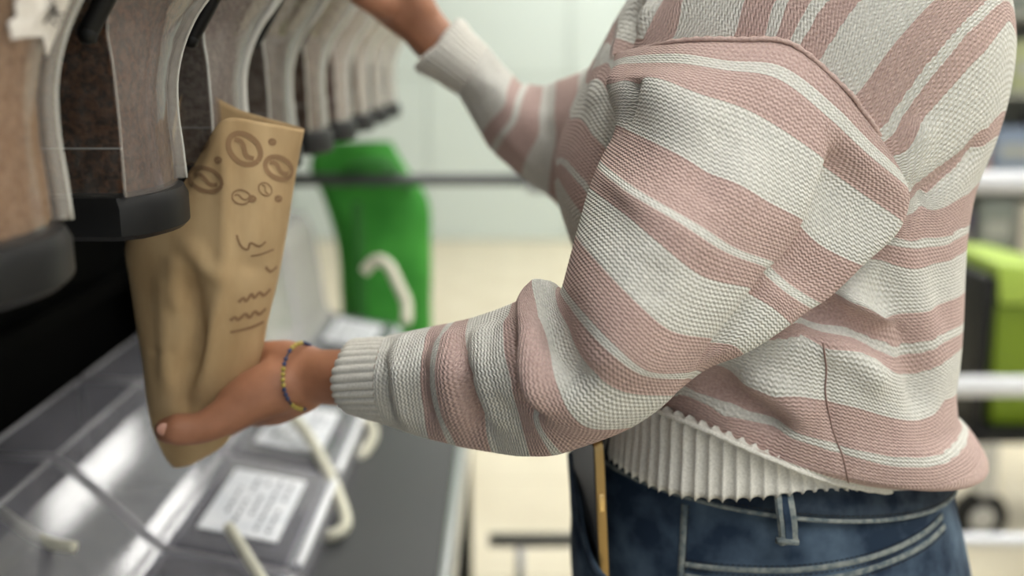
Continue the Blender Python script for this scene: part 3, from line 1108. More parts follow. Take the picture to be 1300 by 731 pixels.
TORSO_FOLDS = [
    ([(1045, 435), (1049, 470), (1048, 500), (1057, 545), (1070, 580), (1077, 612)], .0028, -.0035),
    ([(1005, 400), (1060, 408), (1110, 430), (1150, 455)], .011, -.015),
    ([(1035, 425), (1090, 455), (1125, 495)], .010, .009),
    ([(1060, 375), (1110, 392), (1150, 418)], .008, .008),
    ([(1115, 345), (1135, 390), (1158, 440), (1172, 485), (1166, 530)], .013, -.012),
    ([(880, 465), (940, 503), (985, 535), (1003, 540)], .011, -.012),
    ([(930, 478), (985, 500), (1035, 540)], .011, .008),
    ([(1165, 262), (1200, 228), (1252, 176)], .008, -.006),
    ([(1150, 235), (1165, 190), (1170, 150)], .012, .004),
    ([(806, 2), (795, 60)], .010, -.016),
    ([(832, 2), (806, 46)], .010, .006),
    ([(770, 60), (752, 140)], .012, .004),
    ([(740, 100), (716, 190)], .010, -.003),
    ([(1190, 330), (1205, 420)], .014, -.004),
    ([(1120, 560), (1180, 560), (1212, 530)], .020, .004),
    ([(980, 330), (1040, 300), (1120, 250)], .045, -.018),
]
for pts, w_, d_ in TORSO_FOLDS:
    G = crease(G, on_surface(bv, pts), w_, d_)
G = relax(G, 2, 0.4)
Ghem = G.copy()
parts_V = [G.reshape(-1, 3)]
parts_F = [TF]
parts_q = [tq]
parts_v = [tv]
parts_u = [np.where(isf, along_rows(G, f_front, isf), along_rows(G, f_back, isf))]

# ---- near (left) sleeve: one ring of control points per knitted colour change
# (A, M1, M2, M3, E, G, B) on the photograph and (YA, Y front, YE, YB) depths
SL = [
    (1, (781, 72), (860, 54), (935, 52), (1005, 58), (1075, 117), (1108, 160), (1134, 205), .705, .648, .638, .660),
    (2, (779, 81), (858, 68), (925, 77), (992, 84), (1066, 140), (1105, 180), (1146, 224), .70, .630, .630, .654),
    (3, (778, 89), (856, 80), (921, 89), (985, 99), (1056, 153), (1102, 196), (1154, 242), .695, .622, .624, .648),
    (4, (774, 118), (828, 98), (888, 119), (950, 140), (1046, 202), (1088, 241), (1147, 283), .685, .605, .615, .642),
    (5, (783, 160), (833, 182), (900, 216), (963, 251), (1019, 279), (1040, 310), (1096, 337), .660, .583, .602, .630),
    (6, (764, 204), (803, 236), (860, 271), (920, 310), (983, 333), (1003, 361), (1043, 385), .645, .565, .593, .622),
    (7, (760, 213), (798, 245), (858, 281), (907, 315), (973, 340), (996, 370), (1031, 392), .640, .560, .588, .620),
    (8, (749, 239), (798, 276), (838, 310), (890, 350), (953, 366), (980, 390), (1004, 412), .630, .555, .583, .612),
    (9, (733, 298), (762, 337), (808, 384), (850, 419), (904, 430), (930, 438), (944, 450), .620, .545, .578, .606),
    (10, (716, 360), (740, 396), (780, 438), (820, 470), (873, 473), (884, 470), (890, 471), .615, .540, .578, .620),
    (11, (712, 370), (740, 412), (775, 448), (813, 475), (867, 481), (874, 480), (878, 480), .613, .540, .578, .615),
    (12, (708, 367), (722, 432), (746, 468), (788, 496), (854, 502), (856, 500), (857, 498), .618, .545, .580, .605),
    (13, (692, 361), (687, 432), (704, 490), (740, 540), (800, 543), (806, 538), (810, 534), .640, .552, .585, .605),
    (14, (677, 369), (662, 430), (668, 485), (681, 532), (712, 574), (718, 574), (724, 572), .645, .565, .592, .612),
    (15, (668, 377), (656, 430), (663, 485), (675, 532), (700, 577), (706, 577), (712, 576), .647, .568, .595, .614),
    (16, (652, 385), (644, 440), (650, 486), (659, 525), (673, 578), (677, 578), (681, 578), .652, .578, .605, .622),
    (17, (598, 405), (590, 437), (591, 474), (604, 513), (624, 573), (628, 573), (632, 572), .666, .600, .628, .645),
    (18, (582, 409), (562, 434), (555, 474), (560, 518), (579, 565), (583, 565), (587, 565), .671, .610, .636, .652),
    (19, (572, 411), (552, 437), (545, 474), (549, 512), (568, 562), (572, 562), (576, 562), .674, .614, .639, .655),
    (20, (551, 415), (535, 439), (529, 470), (532, 508), (544, 556), (548, 556), (552, 555), .680, .622, .647, .662),
    (21, (492, 426), (479, 449), (474, 478), (476, 511), (487, 538), (490, 538), (493, 537), .700, .652, .674, .690),
]


def lerp2(a, b, t):
    return (a[0] + (b[0] - a[0]) * t, a[1] + (b[1] - a[1]) * t)


def sleeve_ring(row):
    q_, A, M1, M2, M3, E, Gp, B, ya, yf, ye, yb = row
    deep = max(ye, yb) + 0.035
    lobe = math.hypot(B[0] - E[0], B[1] - E[1])
    pts = [at(*A, ya), at(*M1, yf + .22 * (ya - yf)), at(*M2, yf), at(*M3, yf + .22 * (ye - yf)), at(*E, ye)]
    if 4 <= q_ <= 9:
        pts.append(at(E[0] - 6, E[1] + 4, ye + 0.016))
        pts.append(at(*Gp, ye + 0.018))
    else:
        pts.append(at(*lerp2(E, Gp, .5), ye + (.003 if q_ < 4 else .012)))
        pts.append(at(*Gp, ye + (.006 if q_ < 4 else .020)))
    pts.append(at(*B, yb))
    pts.append(at(*lerp2(B, A, .30), deep))
    pts.append(at(*lerp2(B, A, .72), (deep + ya + .02) / 2 if q_ < 11 else max(ya, deep)))
    return pts


rows = [sleeve_ring(r) for r in SL]
# the sleeve tucks in under its own shoulder seam
c0 = sum(rows[0], Vector()) / len(rows[0])
tuck = [c0 + (p - c0) * 0.93 + Vector((0, 0.020, 0)) for p in rows[0]]
G, ridx, uarr = net([tuck] + rows, 0.0028, 0.0028, roll=9)
ridx = ridx - 1.0
Gs0 = G.copy()
SF = grid_faces(*G.shape[:2])
bvs = bvh_of(G.reshape(-1, 3), SF)
SLEEVE_FOLDS = [
    ([(808, 96), (797, 125), (781, 170)], .007, -.013),
    ([(786, 85), (776, 110), (774, 140)], .007, .004),
    ([(930, 158), (905, 210), (885, 260)], .012, -.004),
    ([(838, 330), (822, 384)], .010, -.003),
    ([(965, 180), (930, 260), (880, 330)], .020, .003),
    ([(692, 402), (703, 440), (724, 476), (745, 500)], .010, -.012),
    ([(702, 364), (684, 374), (671, 394), (671, 440), (680, 490), (698, 528)], .0075, .011),
    ([(663, 395), (659, 449), (669, 498), (682, 532)], .006, -.014),
    ([(648, 400), (640, 449), (652, 510)], .007, .004),
    ([(592, 425), (596, 475), (617, 550)], .007, -.010),
    ([(615, 412), (616, 470), (642, 550)], .011, .007),
    ([(500, 426), (488, 475), (498, 534)], .005, -.007),
    ([(516, 424), (507, 475), (519, 542)], .007, .006),
    ([(549, 425), (535, 475), (547, 545)], .006, -.005),
    ([(575, 418), (567, 475), (585, 550)], .009, .004),
]
for pts, w_, d_ in SLEEVE_FOLDS:
    G = crease(G, on_surface(bvs, pts), w_, d_)
G = relax(G, 1, 0.3)
lv = np.concatenate([[0], np.cumsum(np.linalg.norm(G[1:] - G[:-1], axis=2).mean(axis=1))])
sq = np.array([r[0] for r in SL], float)
qrow = np.interp(ridx, np.arange(len(SL)), sq)
qrow = np.where(ridx < 0, 1.0, qrow)
qrow = np.minimum(qrow + 1e-4, 20.95)
T, M_ = G.shape[:2]
base = sum(len(p) for p in parts_V)
arc = np.cumsum(np.linalg.norm(np.roll(G, -1, 1) - G, axis=2), axis=1)
arc -= arc[:, [M_ // 2]]
parts_V.append(G.reshape(-1, 3)); parts_F.append(SF + base)
parts_q.append(np.repeat(qrow, M_)); parts_v.append(np.repeat(lv, M_)); parts_u.append(arc.ravel())
near_cuff_ring = rows[-1]

# ---- far (right) sleeve
SR = [
    (20, (620, 60), (600, 95), (583, 122), .988, .038), (21, (652, 96), (640, 135), (611, 171), .982, .045),
    (22, (663, 107), (648, 150), (622, 189), .980, .047), (23, (672, 107), (656, 155), (629, 196), .978, .048),
    (24, (690, 109), (682, 170), (661, 224), .974, .050), (25, (706, 103), (705, 180), (697, 250), .965, .052),
    (26, (735, 92), (735, 185), (722, 275), .945, .055), (27, (790, 60), (790, 180), (770, 290), .92, .06),
    (28, (860, 30), (850, 170), (830, 280), .90, .06),
]


def far_ring(T_, M2, B_, y, r):
    f1, f2 = lerp2(T_, M2, .5), lerp2(M2, B_, .5)
    return [at(*T_, y), at(f1[0] - 2, f1[1], y - r * .8), at(*M2, y - r), at(f2[0] - 2, f2[1], y - r * .8), at(*B_, y),
            at(*f2, y + r * .8), at(*M2, y + r), at(*f1, y + r * .8)]


rows = [far_ring(*r[1:]) for r in SR]
G, ridx, uarr = net(rows, 0.006, 0.006, roll=6)
bvr = bvh_of(G.reshape(-1, 3), grid_faces(*G.shape[:2]))
for pts, w_, d_ in [([(632, 78), (618, 110), (600, 140)], .010, -.006), ([(697, 112), (692, 170), (680, 225)], .008, -.007),
                    ([(640, 160), (690, 232)], .008, .004)]:
    G = crease(G, on_surface(bvr, pts), w_, d_)
lv = np.concatenate([[0], np.cumsum(np.linalg.norm(G[1:] - G[:-1], axis=2).mean(axis=1))])
qrow = np.interp(ridx, np.arange(len(SR)), [r[0] for r in SR])
T, M_ = G.shape[:2]
base = sum(len(p) for p in parts_V)
parts_V.append(G.reshape(-1, 3)); parts_F.append(grid_faces(T, M_) + base)
parts_q.append(np.repeat(qrow + 1e-4, M_)); parts_v.append(np.repeat(lv, M_)); parts_u.append(np.tile(uarr, T))
far_cuff_ring = rows[0]

sweater = pobj('sweater', np.vstack(parts_V), np.vstack(parts_F), KNIT, None, True,
               {'stripe': np.concatenate(parts_q), 'knit_u': np.concatenate(parts_u), 'knit_v': np.concatenate(parts_v)})


def ribbed(name, rows, ribs, amp, step=0.004, edge=0.0015, parent=None, fold_in=True):
    """Ribbed band: the net is resampled so that every rib gets its own ridge."""
    R = [list(r) for r in rows]
    G, idx, u = net(R, 0.004, step)
    per = 8
    M = ribs * per
    out = []
    for ring in G:
        d = np.linalg.norm(np.roll(ring, -1, 0) - ring, axis=1)
        s = np.concatenate([[0], np.cumsum(d)])
        rr = np.vstack([ring, ring[:1]])
        t = np.linspace(0, s[-1], M, endpoint=False)
        out.append(np.stack([np.interp(t, s, rr[:, k]) for k in range(3)], 1))
    G = np.array(out)
    Nn = grid_normals(G)
    ph = np.arange(M) * 2 * PI / per
    prof = (np.abs(np.cos(ph / 2)) ** 0.6 - 0.55) * 2 * amp
    G = G + Nn * prof[None, :, None]
    return pobj(name, G.reshape(-1, 3), grid_faces(*G.shape[:2]), RIBKNIT, parent or sweater)


def shrink(ring, f, shift=Vector()):
    c = sum(ring, Vector()) / len(ring)
    return [c + (p - c) * f + shift for p in ring]


def inset(ring, d, up=0.0):
    c = sum(ring, Vector()) / len(ring)
    out = []
    for p in ring:
        w = Vector((c.x - p.x, c.y - p.y, 0))
        out.append(p + w.normalized() * d + Vector((0, 0, up)))
    return out


SEAMM = noise_mat('pink_seam_yarn', (188, 162, 154), (212, 188, 180), 500, .95, 3, .8, spec=.1, dist=.001)
SEAMD = base_mat('side_seam_yarn', (146, 122, 114), .95, 0, .1)
bt2 = bvh_of(parts_V[0], TF)
mb = MB()
P_ = on_surface(bt2, [(p.x, p.y) for p in curve_pts([Vector((x, y, 0)) for x, y in TORSO_FOLDS[0][0]], 8)], .0002)
mb.tube(P_, .0006, 6)
pbuild(mb, 'side_seam', SEAMD, sweater, smooth=True)
mb = MB()
P_ = curve_pts([p + Vector((0, -.001, .001)) for p in sleeve_ring(SL[0])[:8]], 10)
rr_ = [.0012 + .0007 * (i % 2) for i in range(len(P_))]
mb.tube(P_, rr_, 8)
pbuild(mb, 'shoulder_seam', SEAMM, sweater, smooth=True)


def resize_ring(pxs, ys):
    return [at(px, py, y) for (px, py), y in zip(pxs, ys)]


cuff_end = (21, (444, 437), (430, 454), (421, 479), (424, 505), (437, 519), (440, 519), (443, 518), .716, .678, .694, .706)
ce = sleeve_ring(cuff_end)
cm = [a.lerp(b, .5) for a, b in zip(near_cuff_ring, ce)]
cm = shrink(cm, 1.03)
ribbed('cuff', [shrink(near_cuff_ring, .96), cm, ce, shrink(ce, .86, Vector((.002, 0, 0))), shrink(cm, .80)], 34, .0011, .004)
fe = far_ring((581, 25), (553, 58), (527, 84), .995, .033)
fm = [a.lerp(b, .5) for a, b in zip(far_cuff_ring, fe)]
ribbed('cuff', [shrink(far_cuff_ring, .97), fm, fe, shrink(fe, .86), shrink(fm, .80)], 34, .0011, .006)
hemt = [at(*p) for p in HEM_TOP]
heml = [at(*p) for p in HEM_LOW]
rt = hemt + mirror_back(hemt)
rl = heml + mirror_back(heml)
cols = [int(np.argmin(np.linalg.norm(Ghem0[-1] - np.array(p), axis=1))) for p in rt]
rt2 = inset([Vector(Ghem[-4][c]) for c in cols], .010)
rt3 = inset([Vector(Ghem[-1][c]) for c in cols], .0045)
rmid = inset([a.lerp(b, .5) for a, b in zip(rt3, rl)], .001)
ribbed('hem_ribbing', [rt2, rt3, rmid, rl, shrink(rl, .965, Vector((0, 0, .003))), shrink(rl, .95, Vector((0, 0, .03)))], 104, .0016, .005)
mb = MB()
edge = [Vector(p) for p in Ghem[-1][::2]]
edge.append(edge[0])
mb.tube([p + Vector((0, 0, -.0004)) for p in edge], [.0016 + .0006 * (i % 2) for i in range(len(edge))], 8, cap=False)
pbuild(mb, 'cast_on_edge', RIBKNIT, sweater, smooth=True)
# neckband above the frame
nb = torso_rows()[0]
ribbed('neckband', [shrink(nb, 1.0), shrink(nb, .98, Vector((0, 0, .012))), shrink(nb, .93, Vector((0, 0, .020))), shrink(nb, .90, Vector((0, 0, .008)))], 60, .0012, .005)

# ---- jeans
DENIM = noise_mat('washed_blue_denim', (33, 48, 67), (92, 111, 130), 30, 0.85, 9, 0.3, lo=0.36, hi=0.74, spec=0.2, dist=.0006)
DENIM_D = noise_mat('dark_denim', (26, 38, 54), (60, 72, 84), 60, 0.85, 6, 0.3, spec=0.2, dist=.0006)
DENIM_L = noise_mat('worn_denim_edge', (92, 104, 110), (140, 146, 142), 180, 0.9, 4, 0.4, spec=0.2, dist=.0006)
THREAD_D = base_mat('black_thread', (22, 22, 22), 0.8)
THREAD_T = base_mat('tan_thread', (140, 112, 84), 0.8)


def oval(z, xl, xr, yc, b, n=16, tilt=0.0, e=0.92):
    c, h = (xl + xr) / 2, (xr - xl) / 2
    out = []
    for k in range(n):
        a = -2 * PI * k / n
        ca, sa = math.cos(a), math.sin(a)
        x = c - h * ca
        out.append(Vector((x, yc + b * math.copysign(abs(sa) ** e, sa), z + tilt * (x - c))))
    return out


jrows = [oval(1.012, .070, .345, .80, .132, tilt=-.07), oval(.985, .060, .350, .80, .137, tilt=-.07), oval(.945, .052, .358, .80, .143, tilt=-.05),
         oval(.905, .050, .368, .80, .148), oval(.865, .050, .378, .80, .152), oval(.82, .055, .380, .80, .156), oval(.78, .065, .372, .80, .152),
         oval(.755, .10, .34, .80, .13)]
Gj, _, _ = net(jrows, .008, .008)
JV, JF = Gj.reshape(-1, 3), grid_faces(*Gj.shape[:2])
vv, ff = [JV], [JF]
for yc in (.725, .875):
    lr = [oval(.80, .075, .370, yc, .083), oval(.70, .095, .345, yc, .082), oval(.55, .115, .295, yc, .072), oval(.46, .12, .275, yc, .065),
          oval(.30, .14, .275, yc, .058), oval(.13, .155, .265, yc, .048), oval(.075, .155, .267, yc, .05), oval(.076, .165, .258, yc, .042)]
    Gl, _, _ = net(lr, .012, .012)
    b_ = sum(len(p) for p in vv)
    vv.append(Gl.reshape(-1, 3)); ff.append(grid_faces(*Gl.shape[:2]) + b_)
jeans = pobj('jeans', np.vstack(vv), np.vstack(ff), DENIM)
bj = bvh_of(JV, JF)


def ribbon(mb, pts3, nrms, width, thick):
    """A flat raised band along a line on a surface."""
    n = len(pts3)
    for i in range(n - 1):
        pass
    vs, fs = [], []
    for i, p in enumerate(pts3):
        t = (pts3[min(i + 1, n - 1)] - pts3[max(i - 1, 0)]).normalized()
        nn = nrms[i]
        w = nn.cross(t).normalized() * (width / 2)
        vs += [p - w, p - w * .8 + nn * thick, p + w * .8 + nn * thick, p + w]
    for i in range(n - 1):
        for k in range(3):
            a = i * 4 + k
            fs.append((a, a + 1, a + 5, a + 4))
    fs.append((0, 1, 2, 3)); e = (n - 1) * 4
    fs.append((e + 3, e + 2, e + 1, e))
    mb.add(vs, fs)


def trace(bvh, pts, n=8):
    """Smooth line on a surface with its normals."""
    P, Q = [], []
    dense = curve_pts([Vector((x, y, 0)) for x, y in pts], n)
    for p in dense:
        d = sight(p.x, p.y)
        hit, nrm, _, _ = bvh.ray_cast(EYE, d)
        if hit is None:
            continue
        if nrm.dot(d) > 0:
            nrm = -nrm
        P.append(hit); Q.append(nrm)
    return P, Q


def stitches(mb, P, Q, dash=.0024, gap=.0014, r=.00035, lift=.0006, off=0.0):
    """Dashes of thread along a traced line."""
    cum = [0.0]
    for a, b in zip(P[:-1], P[1:]):
        cum.append(cum[-1] + (b - a).length)
    def pos(s):
        i = int(np.searchsorted(cum, s)) - 1
        i = max(0, min(i, len(P) - 2))
        t = (s - cum[i]) / max(cum[i + 1] - cum[i], 1e-9)
        p = P[i].lerp(P[i + 1], t); nn = Q[i]
        tt = (P[i + 1] - P[i]).normalized()
        return p + nn * lift + nn.cross(tt) * off
    s = 0.0
    while s + dash < cum[-1]:
        mb.tube([pos(s), pos(s + dash)], r, 5)
        s += dash + gap


# waistband: a separate band round the top, with its light lower edge
band = [oval(.970, .0535, .3545, .80, .1440, tilt=-.09), oval(.972, .0535, .3545, .80, .1455, tilt=-.09), oval(.990, .0575, .3500, .80, .1405, tilt=-.09), oval(1.008, .064, .345, .80, .1345, tilt=-.09), oval(1.008, .072, .338, .80, .1285, tilt=-.09)]
Gb, _, _ = net(band, .008, .004)
waistband = pobj('waistband', Gb.reshape(-1, 3), grid_faces(*Gb.shape[:2]), DENIM_D, jeans)
mb = MB()
ring = oval(.9705, .0530, .3550, .80, .1455, 120, tilt=-.09)
mb.tube(ring + [ring[0]], .0017, 8, cap=False)
pbuild(mb, 'piping', DENIM_L, jeans, smooth=True)
bw = bvh_of(np.vstack([Gb.reshape(-1, 3)]), grid_faces(*Gb.shape[:2]))
YOKE = [(868, 716), (920, 722), (1000, 724), (1070, 716), (1130, 699), (1175, 675), (1196, 655)]
YOKE2 = [(868, 731), (920, 737), (1000, 739), (1070, 731), (1130, 713), (1175, 690), (1199, 668)]
SIDE = [(869, 640), (867, 680), (864, 731), (860, 790)]
mb = MB()
for ln in (YOKE, YOKE2):
    P, Q = trace(bj, ln); ribbon(mb, P, Q, .0042, .0009)
P, Q = trace(bj, SIDE); ribbon(mb, P, Q, .0050, .0010)
pbuild(mb, 'seam', DENIM_L, jeans, smooth=True)
mb = MB()
for ln, off in ((YOKE, -.0035), (YOKE, .0035), (YOKE2, -.0035), (SIDE, .0035)):
    P, Q = trace(bj, ln); stitches(mb, P, Q, off=off)
for dz, b2 in ((.975, .1458), (.998, .1390)):
    ring = [v for v in oval(dz, .0530 if dz < .98 else .0595, .3555 if dz < .98 else .3485, .80, b2, 160, tilt=-.09)]
    nr = [Vector((p.x - .205, p.y - .80, 0)).normalized() for p in ring]
    stitches(mb, ring, nr, lift=.0012)
tag(pbuild(mb, 'stitching', THREAD_D, jeans), kind='stuff')
# belt loop
loop = MB()
P = [at(990, 596, .668), at(994, 622, .652), at(997, 645, .642), at(1000, 668, .641), at(1001, 690, .643)]
P = curve_pts(P, 5)
ribbon(loop, P, [Vector((.05, -1, .15)).normalized()] * len(P), .0135, .0022)
lp = pbuild(loop, 'belt_loop', DENIM_L, jeans, smooth=False)
lg = MB()
P2 = [p + Vector((0, -.0022, 0)) for p in P]
ribbon(lg, P2, [Vector((.05, -1, .15)).normalized()] * len(P2), .0050, .0006)
pbuild(lg, 'loop_centre', DENIM, lp)
tk = MB()
e0, e1 = at(986, 686, .639), at(1013, 688, .641)
tk.tube([e0, e1], .0024, 8, flat=1.0)
pbuild(tk, 'bar_tack', DENIM_L, lp, smooth=True)
# front pocket mouth: the denim in front of the phone
curve = curve_pts([at(727, 572, .775), at(731, 610, .745), at(736, 650, .728), at(744, 690, .708), at(757, 722, .690), at(785, 750, .672)], 6)
outer = curve_pts([at(724, 572, .80), at(726, 610, .80), at(726, 650, .79), at(727, 690, .78), at(732, 735, .76), at(770, 775, .69)], 6)
nC = len(curve)
pv = outer + [a.lerp(b, .5) + Vector((-.004, -.006, 0)) for a, b in zip(outer, curve)] + curve + [c + Vector((.0022, .003, 0)) for c in curve]
pf = [(r * nC + i, r * nC + i + 1, (r + 1) * nC + i + 1, (r + 1) * nC + i) for r in range(3) for i in range(nC - 1)]
pobj('pocket_front', pv, pf, DENIM, jeans)
mb = MB()
mb.tube([c + Vector((-.001, -.001, 0)) for c in curve], .0016, 8)
P, Q = trace(bj, [(762, 588), (785, 640), (795, 700), (800, 760)])
pbuild(mb, 'pocket_edge', DENIM_D, jeans, smooth=True)

# ---- shoes (below the frame)
SHOE = base_mat('white_sneaker', (210, 208, 202), 0.7)
SOLE = base_mat('sneaker_sole', (235, 235, 230), 0.6)
for yc in (.725, .875):
    rws = [oval(.012, .03, .275, yc, .046), oval(.04, .035, .275, yc, .046), oval(.065, .10, .272, yc, .042), oval(.10, .15, .268, yc, .036), oval(.102, .165, .255, yc, .028)]
    Gs, _, _ = net(rws, .012, .01)
    sh = pobj('sneaker', Gs.reshape(-1, 3), grid_faces(*Gs.shape[:2]), SHOE)
    mb = MB(); pts = [(p.x, p.y) for p in oval(0, .022, .282, yc, .050, 24)]
    mb.prism(pts, 0.0, .022, axis='z')
    pbuild(mb, 'sole', SOLE, sh)

# ---- body: one continuous skin (hands, arms, neck, head)
SKIN = noise_mat('brown_skin', (146, 100, 74), (176, 124, 96), 28, 0.5, 5, 0.12, spec=0.4, dist=.0008)
SKIN.node_tree.nodes['Principled BSDF'].inputs['Subsurface Weight'].default_value = 0.06
SKIN.node_tree.nodes['Principled BSDF'].inputs['Subsurface Radius'].default_value = (.010, .004, .002)
NAIL = base_mat('finger_nail', (184, 136, 118), 0.3)

body = MB()
# near arm
chain(body, [(at(985, 110, .745), .036), (at(830, 340, .665), .034), (at(762, 470, .620), .030)])
chain(body, [(at(762, 470, .620), .030), (at(600, 484, .665), .026), (at(470, 480, .705), .0215), (at(405, 478, .726), .0205), (at(380, 478, .730), .0205)])
# near hand: heel of the palm, thumb in front of the bag, fingers behind it
chain(body, [(at(392, 468, .732), .0175), (at(362, 458, .744), .0165), (at(340, 452, .756), .0125)])
chain(body, [(at(390, 480, .728), .0195), (at(352, 492, .722), .0200), (at(318, 508, .716), .0175), (at(290, 526, .711), .0150)])
chain(body, [(at(350, 486, .728), .0195), (at(322, 498, .724), .0175), (at(300, 512, .720), .0155)])
chain(body, [(at(290, 526, .711), .0150), (at(262, 541, .706), .0122), (at(246, 545, .704), .0118)])          # thumb, proximal
chain(body, [(at(246, 545, .704), .0118), (at(226, 545, .702), .0122), (at(213, 546, .703), .0100)])          # thumb, tip
chain(body, [(at(385, 492, .732), .019), (at(350, 512, .745), .017), (at(325, 520, .765), .014)])             # little-finger side
chain(body, [(at(372, 476, .740), .019), (at(345, 485, .755), .017), (at(335, 490, .772), .0135)])
fing = [[(340, 452, .758, .0125), (310, 466, .782, .0105), (280, 482, .789, .0092), (258, 496, .788, .0080)],
        [(336, 474, .768, .0125), (300, 490, .790, .0105), (268, 508, .794, .0092), (245, 522, .792, .0080)],
        [(332, 496, .772, .0120), (300, 514, .792, .0100), (272, 530, .795, .0088), (250, 542, .793, .0078)],
        [(328, 516, .768, .0110), (302, 534, .784, .0090), (282, 548, .788, .0078), (266, 558, .787, .0070)]]
for f_ in fing:
    chain(body, [(at(a, b, c), r) for (a, b, c, r) in f_])
# far arm and hand
chain(body, [(at(900, 120, .91), .042), (at(800, 185, .92), .030), (at(708, 188, .965), .024), (at(605, 98, .99), .0195), (at(548, 48, 1.0), .0225), (at(528, 22, 1.0), .0225)])
chain(body, [(at(528, 22, 1.0), .0225), (at(508, -5, 1.0), .024), (at(490, -28, 1.0), .022)])
chain(body, [(at(535, 20, .995), .018), (at(515, -25, .99), .016), (at(500, -60, .985), .013)])
chain(body, [(at(520, 25, 1.0), .020), (at(488, 0, .995), .020), (at(468, -12, .99), .016)])
ff2 = [[(500, -62, .985, .0120), (478, -92, .985, .0105), (448, -90, .985, .0095), (436, -70, .985, .0085)],
       [(486, -50, 1.0, .0120), (462, -78, 1.005, .0105), (434, -76, 1.005, .0095), (424, -54, 1.0, .0085)],
       [(476, -36, 1.015, .0115), (452, -60, 1.02, .0100), (428, -58, 1.02, .0090), (420, -38, 1.015, .0080)],
       [(468, -20, 1.025, .0105), (448, -40, 1.03, .0090), (430, -40, 1.03, .0080), (424, -24, 1.025, .0070)]]
for f_ in ff2:
    chain(body, [(at(a, b, c), r) for (a, b, c, r) in f_])
chain(body, [(at(490, 6, .985), .016), (at(462, -6, .972), .0125), (at(440, -22, .970), .0110), (at(428, -36, .972), .0095)])   # far thumb
# trunk core, shoulders, neck, head (mostly under the sweater)
chain(body, [(Vector((.205, .80, .95)), .095), (Vector((.215, .80, 1.15)), .10), (Vector((.235, .80, 1.30)), .085), (Vector((.245, .80, 1.385)), .050)])
chain(body, [(at(985, 110, .745), .036), (Vector((.245, .80, 1.32)), .05), (at(900, 120, .91), .042)])
NECK, HEAD = Vector((.240, .80, 1.40)), Vector((.205, .80, 1.535))
chain(body, [(NECK, .050), (Vector((.222, .80, 1.46)), .048), (HEAD, .055)])
ellipsoid(body, HEAD + Vector((.012, 0, .022)), (.094, .074, .098))
ellipsoid(body, HEAD + Vector((-.035, 0, -.030)), (.055, .056, .080))
chain(body, [(HEAD + Vector((-.090, 0, .012)), .008), (HEAD + Vector((-.106, 0, -.024)), .013), (HEAD + Vector((-.088, 0, -.032)), .010)])   # nose
chain(body, [(HEAD + Vector((-.083, -.018, -.055)), .007), (HEAD + Vector((-.092, 0, -.054)), .009), (HEAD + Vector((-.083, .018, -.055)), .007)])   # lips
ellipsoid(body, HEAD + Vector((-.070, 0, -.092)), (.022, .024, .020))
for s in (-1, 1):
    ellipsoid(body, HEAD + Vector((.010, s * .075, -.012)), (.018, .009, .030))
    chain(body, [(HEAD + Vector((-.078, s * .018, .030)), .010), (HEAD + Vector((-.066, s * .046, .030)), .009)])
me = bpy.data.meshes.new('body')
me.from_pydata([tuple(v - person.location) for v in body.v], [], body.f)
bme = voxel_union(me, 0.0024, 10)
bme.name = 'body'
bme.materials.clear(); bme.materials.append(SKIN)
body_o = obj_from('body', bme, person)
# thumb nail
nl = MB()
nc = at(208, 545, .694)
ellipsoid(nl, nc, (.0055, .0022, .0048), Matrix.Rotation(.5, 3, 'Z') @ Matrix.Rotation(.35, 3, 'Y'))
pbuild(nl, 'thumbnail', NAIL, body_o, smooth=True)
EYEW = base_mat('eye_white', (235, 232, 228), 0.2)
for s in (-1, 1):
    ey = MB(); ellipsoid(ey, HEAD + Vector((-.078, s * .031, .006)), (.012, .014, .011))
    eo = pbuild(ey, 'eye', EYEW, body_o, smooth=True)
    ir = MB(); ellipsoid(ir, HEAD + Vector((-.0885, s * .032, .006)), (.002, .006, .006))
    pbuild(ir, 'iris', base_mat('dark_iris', (40, 26, 18), 0.2), eo, smooth=True)
HAIR = noise_mat('dark_hair', (24, 17, 13), (48, 34, 26), 60, 0.5, 4, 0.6, stretch=(1, 1, .15))
hr = MB()
ellipsoid(hr, HEAD + Vector((.030, 0, .040)), (.098, .086, .094))
ellipsoid(hr, HEAD + Vector((.055, 0, -.005)), (.062, .078, .085))
ellipsoid(hr, HEAD + Vector((.128, 0, .035)), (.042, .042, .040))
me = bpy.data.meshes.new('hair')
me.from_pydata([tuple(v - person.location) for v in hr.v], [], hr.f)
hme = voxel_union(me, .006, 6); hme.materials.clear(); hme.materials.append(HAIR)
obj_from('hair', hme, person)
# beaded bracelet
BEADS = [base_mat('navy_beads', (46, 56, 92), 0.4), base_mat('yellow_beads', (176, 158, 72), 0.4), base_mat('dark_thread', (52, 56, 70), 0.7)]
bc = at(384, 477, .7225)
ax = (at(440, 478, .715) - at(370, 478, .733)).normalized()
e1 = ax.orthogonal().normalized(); e2 = ax.cross(e1)
cord = MB(); rg = [bc + (e1 * math.cos(2 * PI * k / 40) + e2 * math.sin(2 * PI * k / 40)) * .0243 for k in range(41)]
cord.tube(rg, .0009, 6, cap=False)
br = pbuild(cord, 'bracelet', BEADS[2], person, smooth=True)
for mi in (0, 1):
    bb = MB()
    for k in range(40):
        if (k // 4) % 2 == mi and k % 10 != 9:
            a = 2 * PI * k / 40
            ellipsoid(bb, bc + (e1 * math.cos(a) + e2 * math.sin(a)) * .0243, (.0017, .0017, .0017))
    tag(pbuild(bb, 'beads', BEADS[mi], br, smooth=True), kind='stuff')

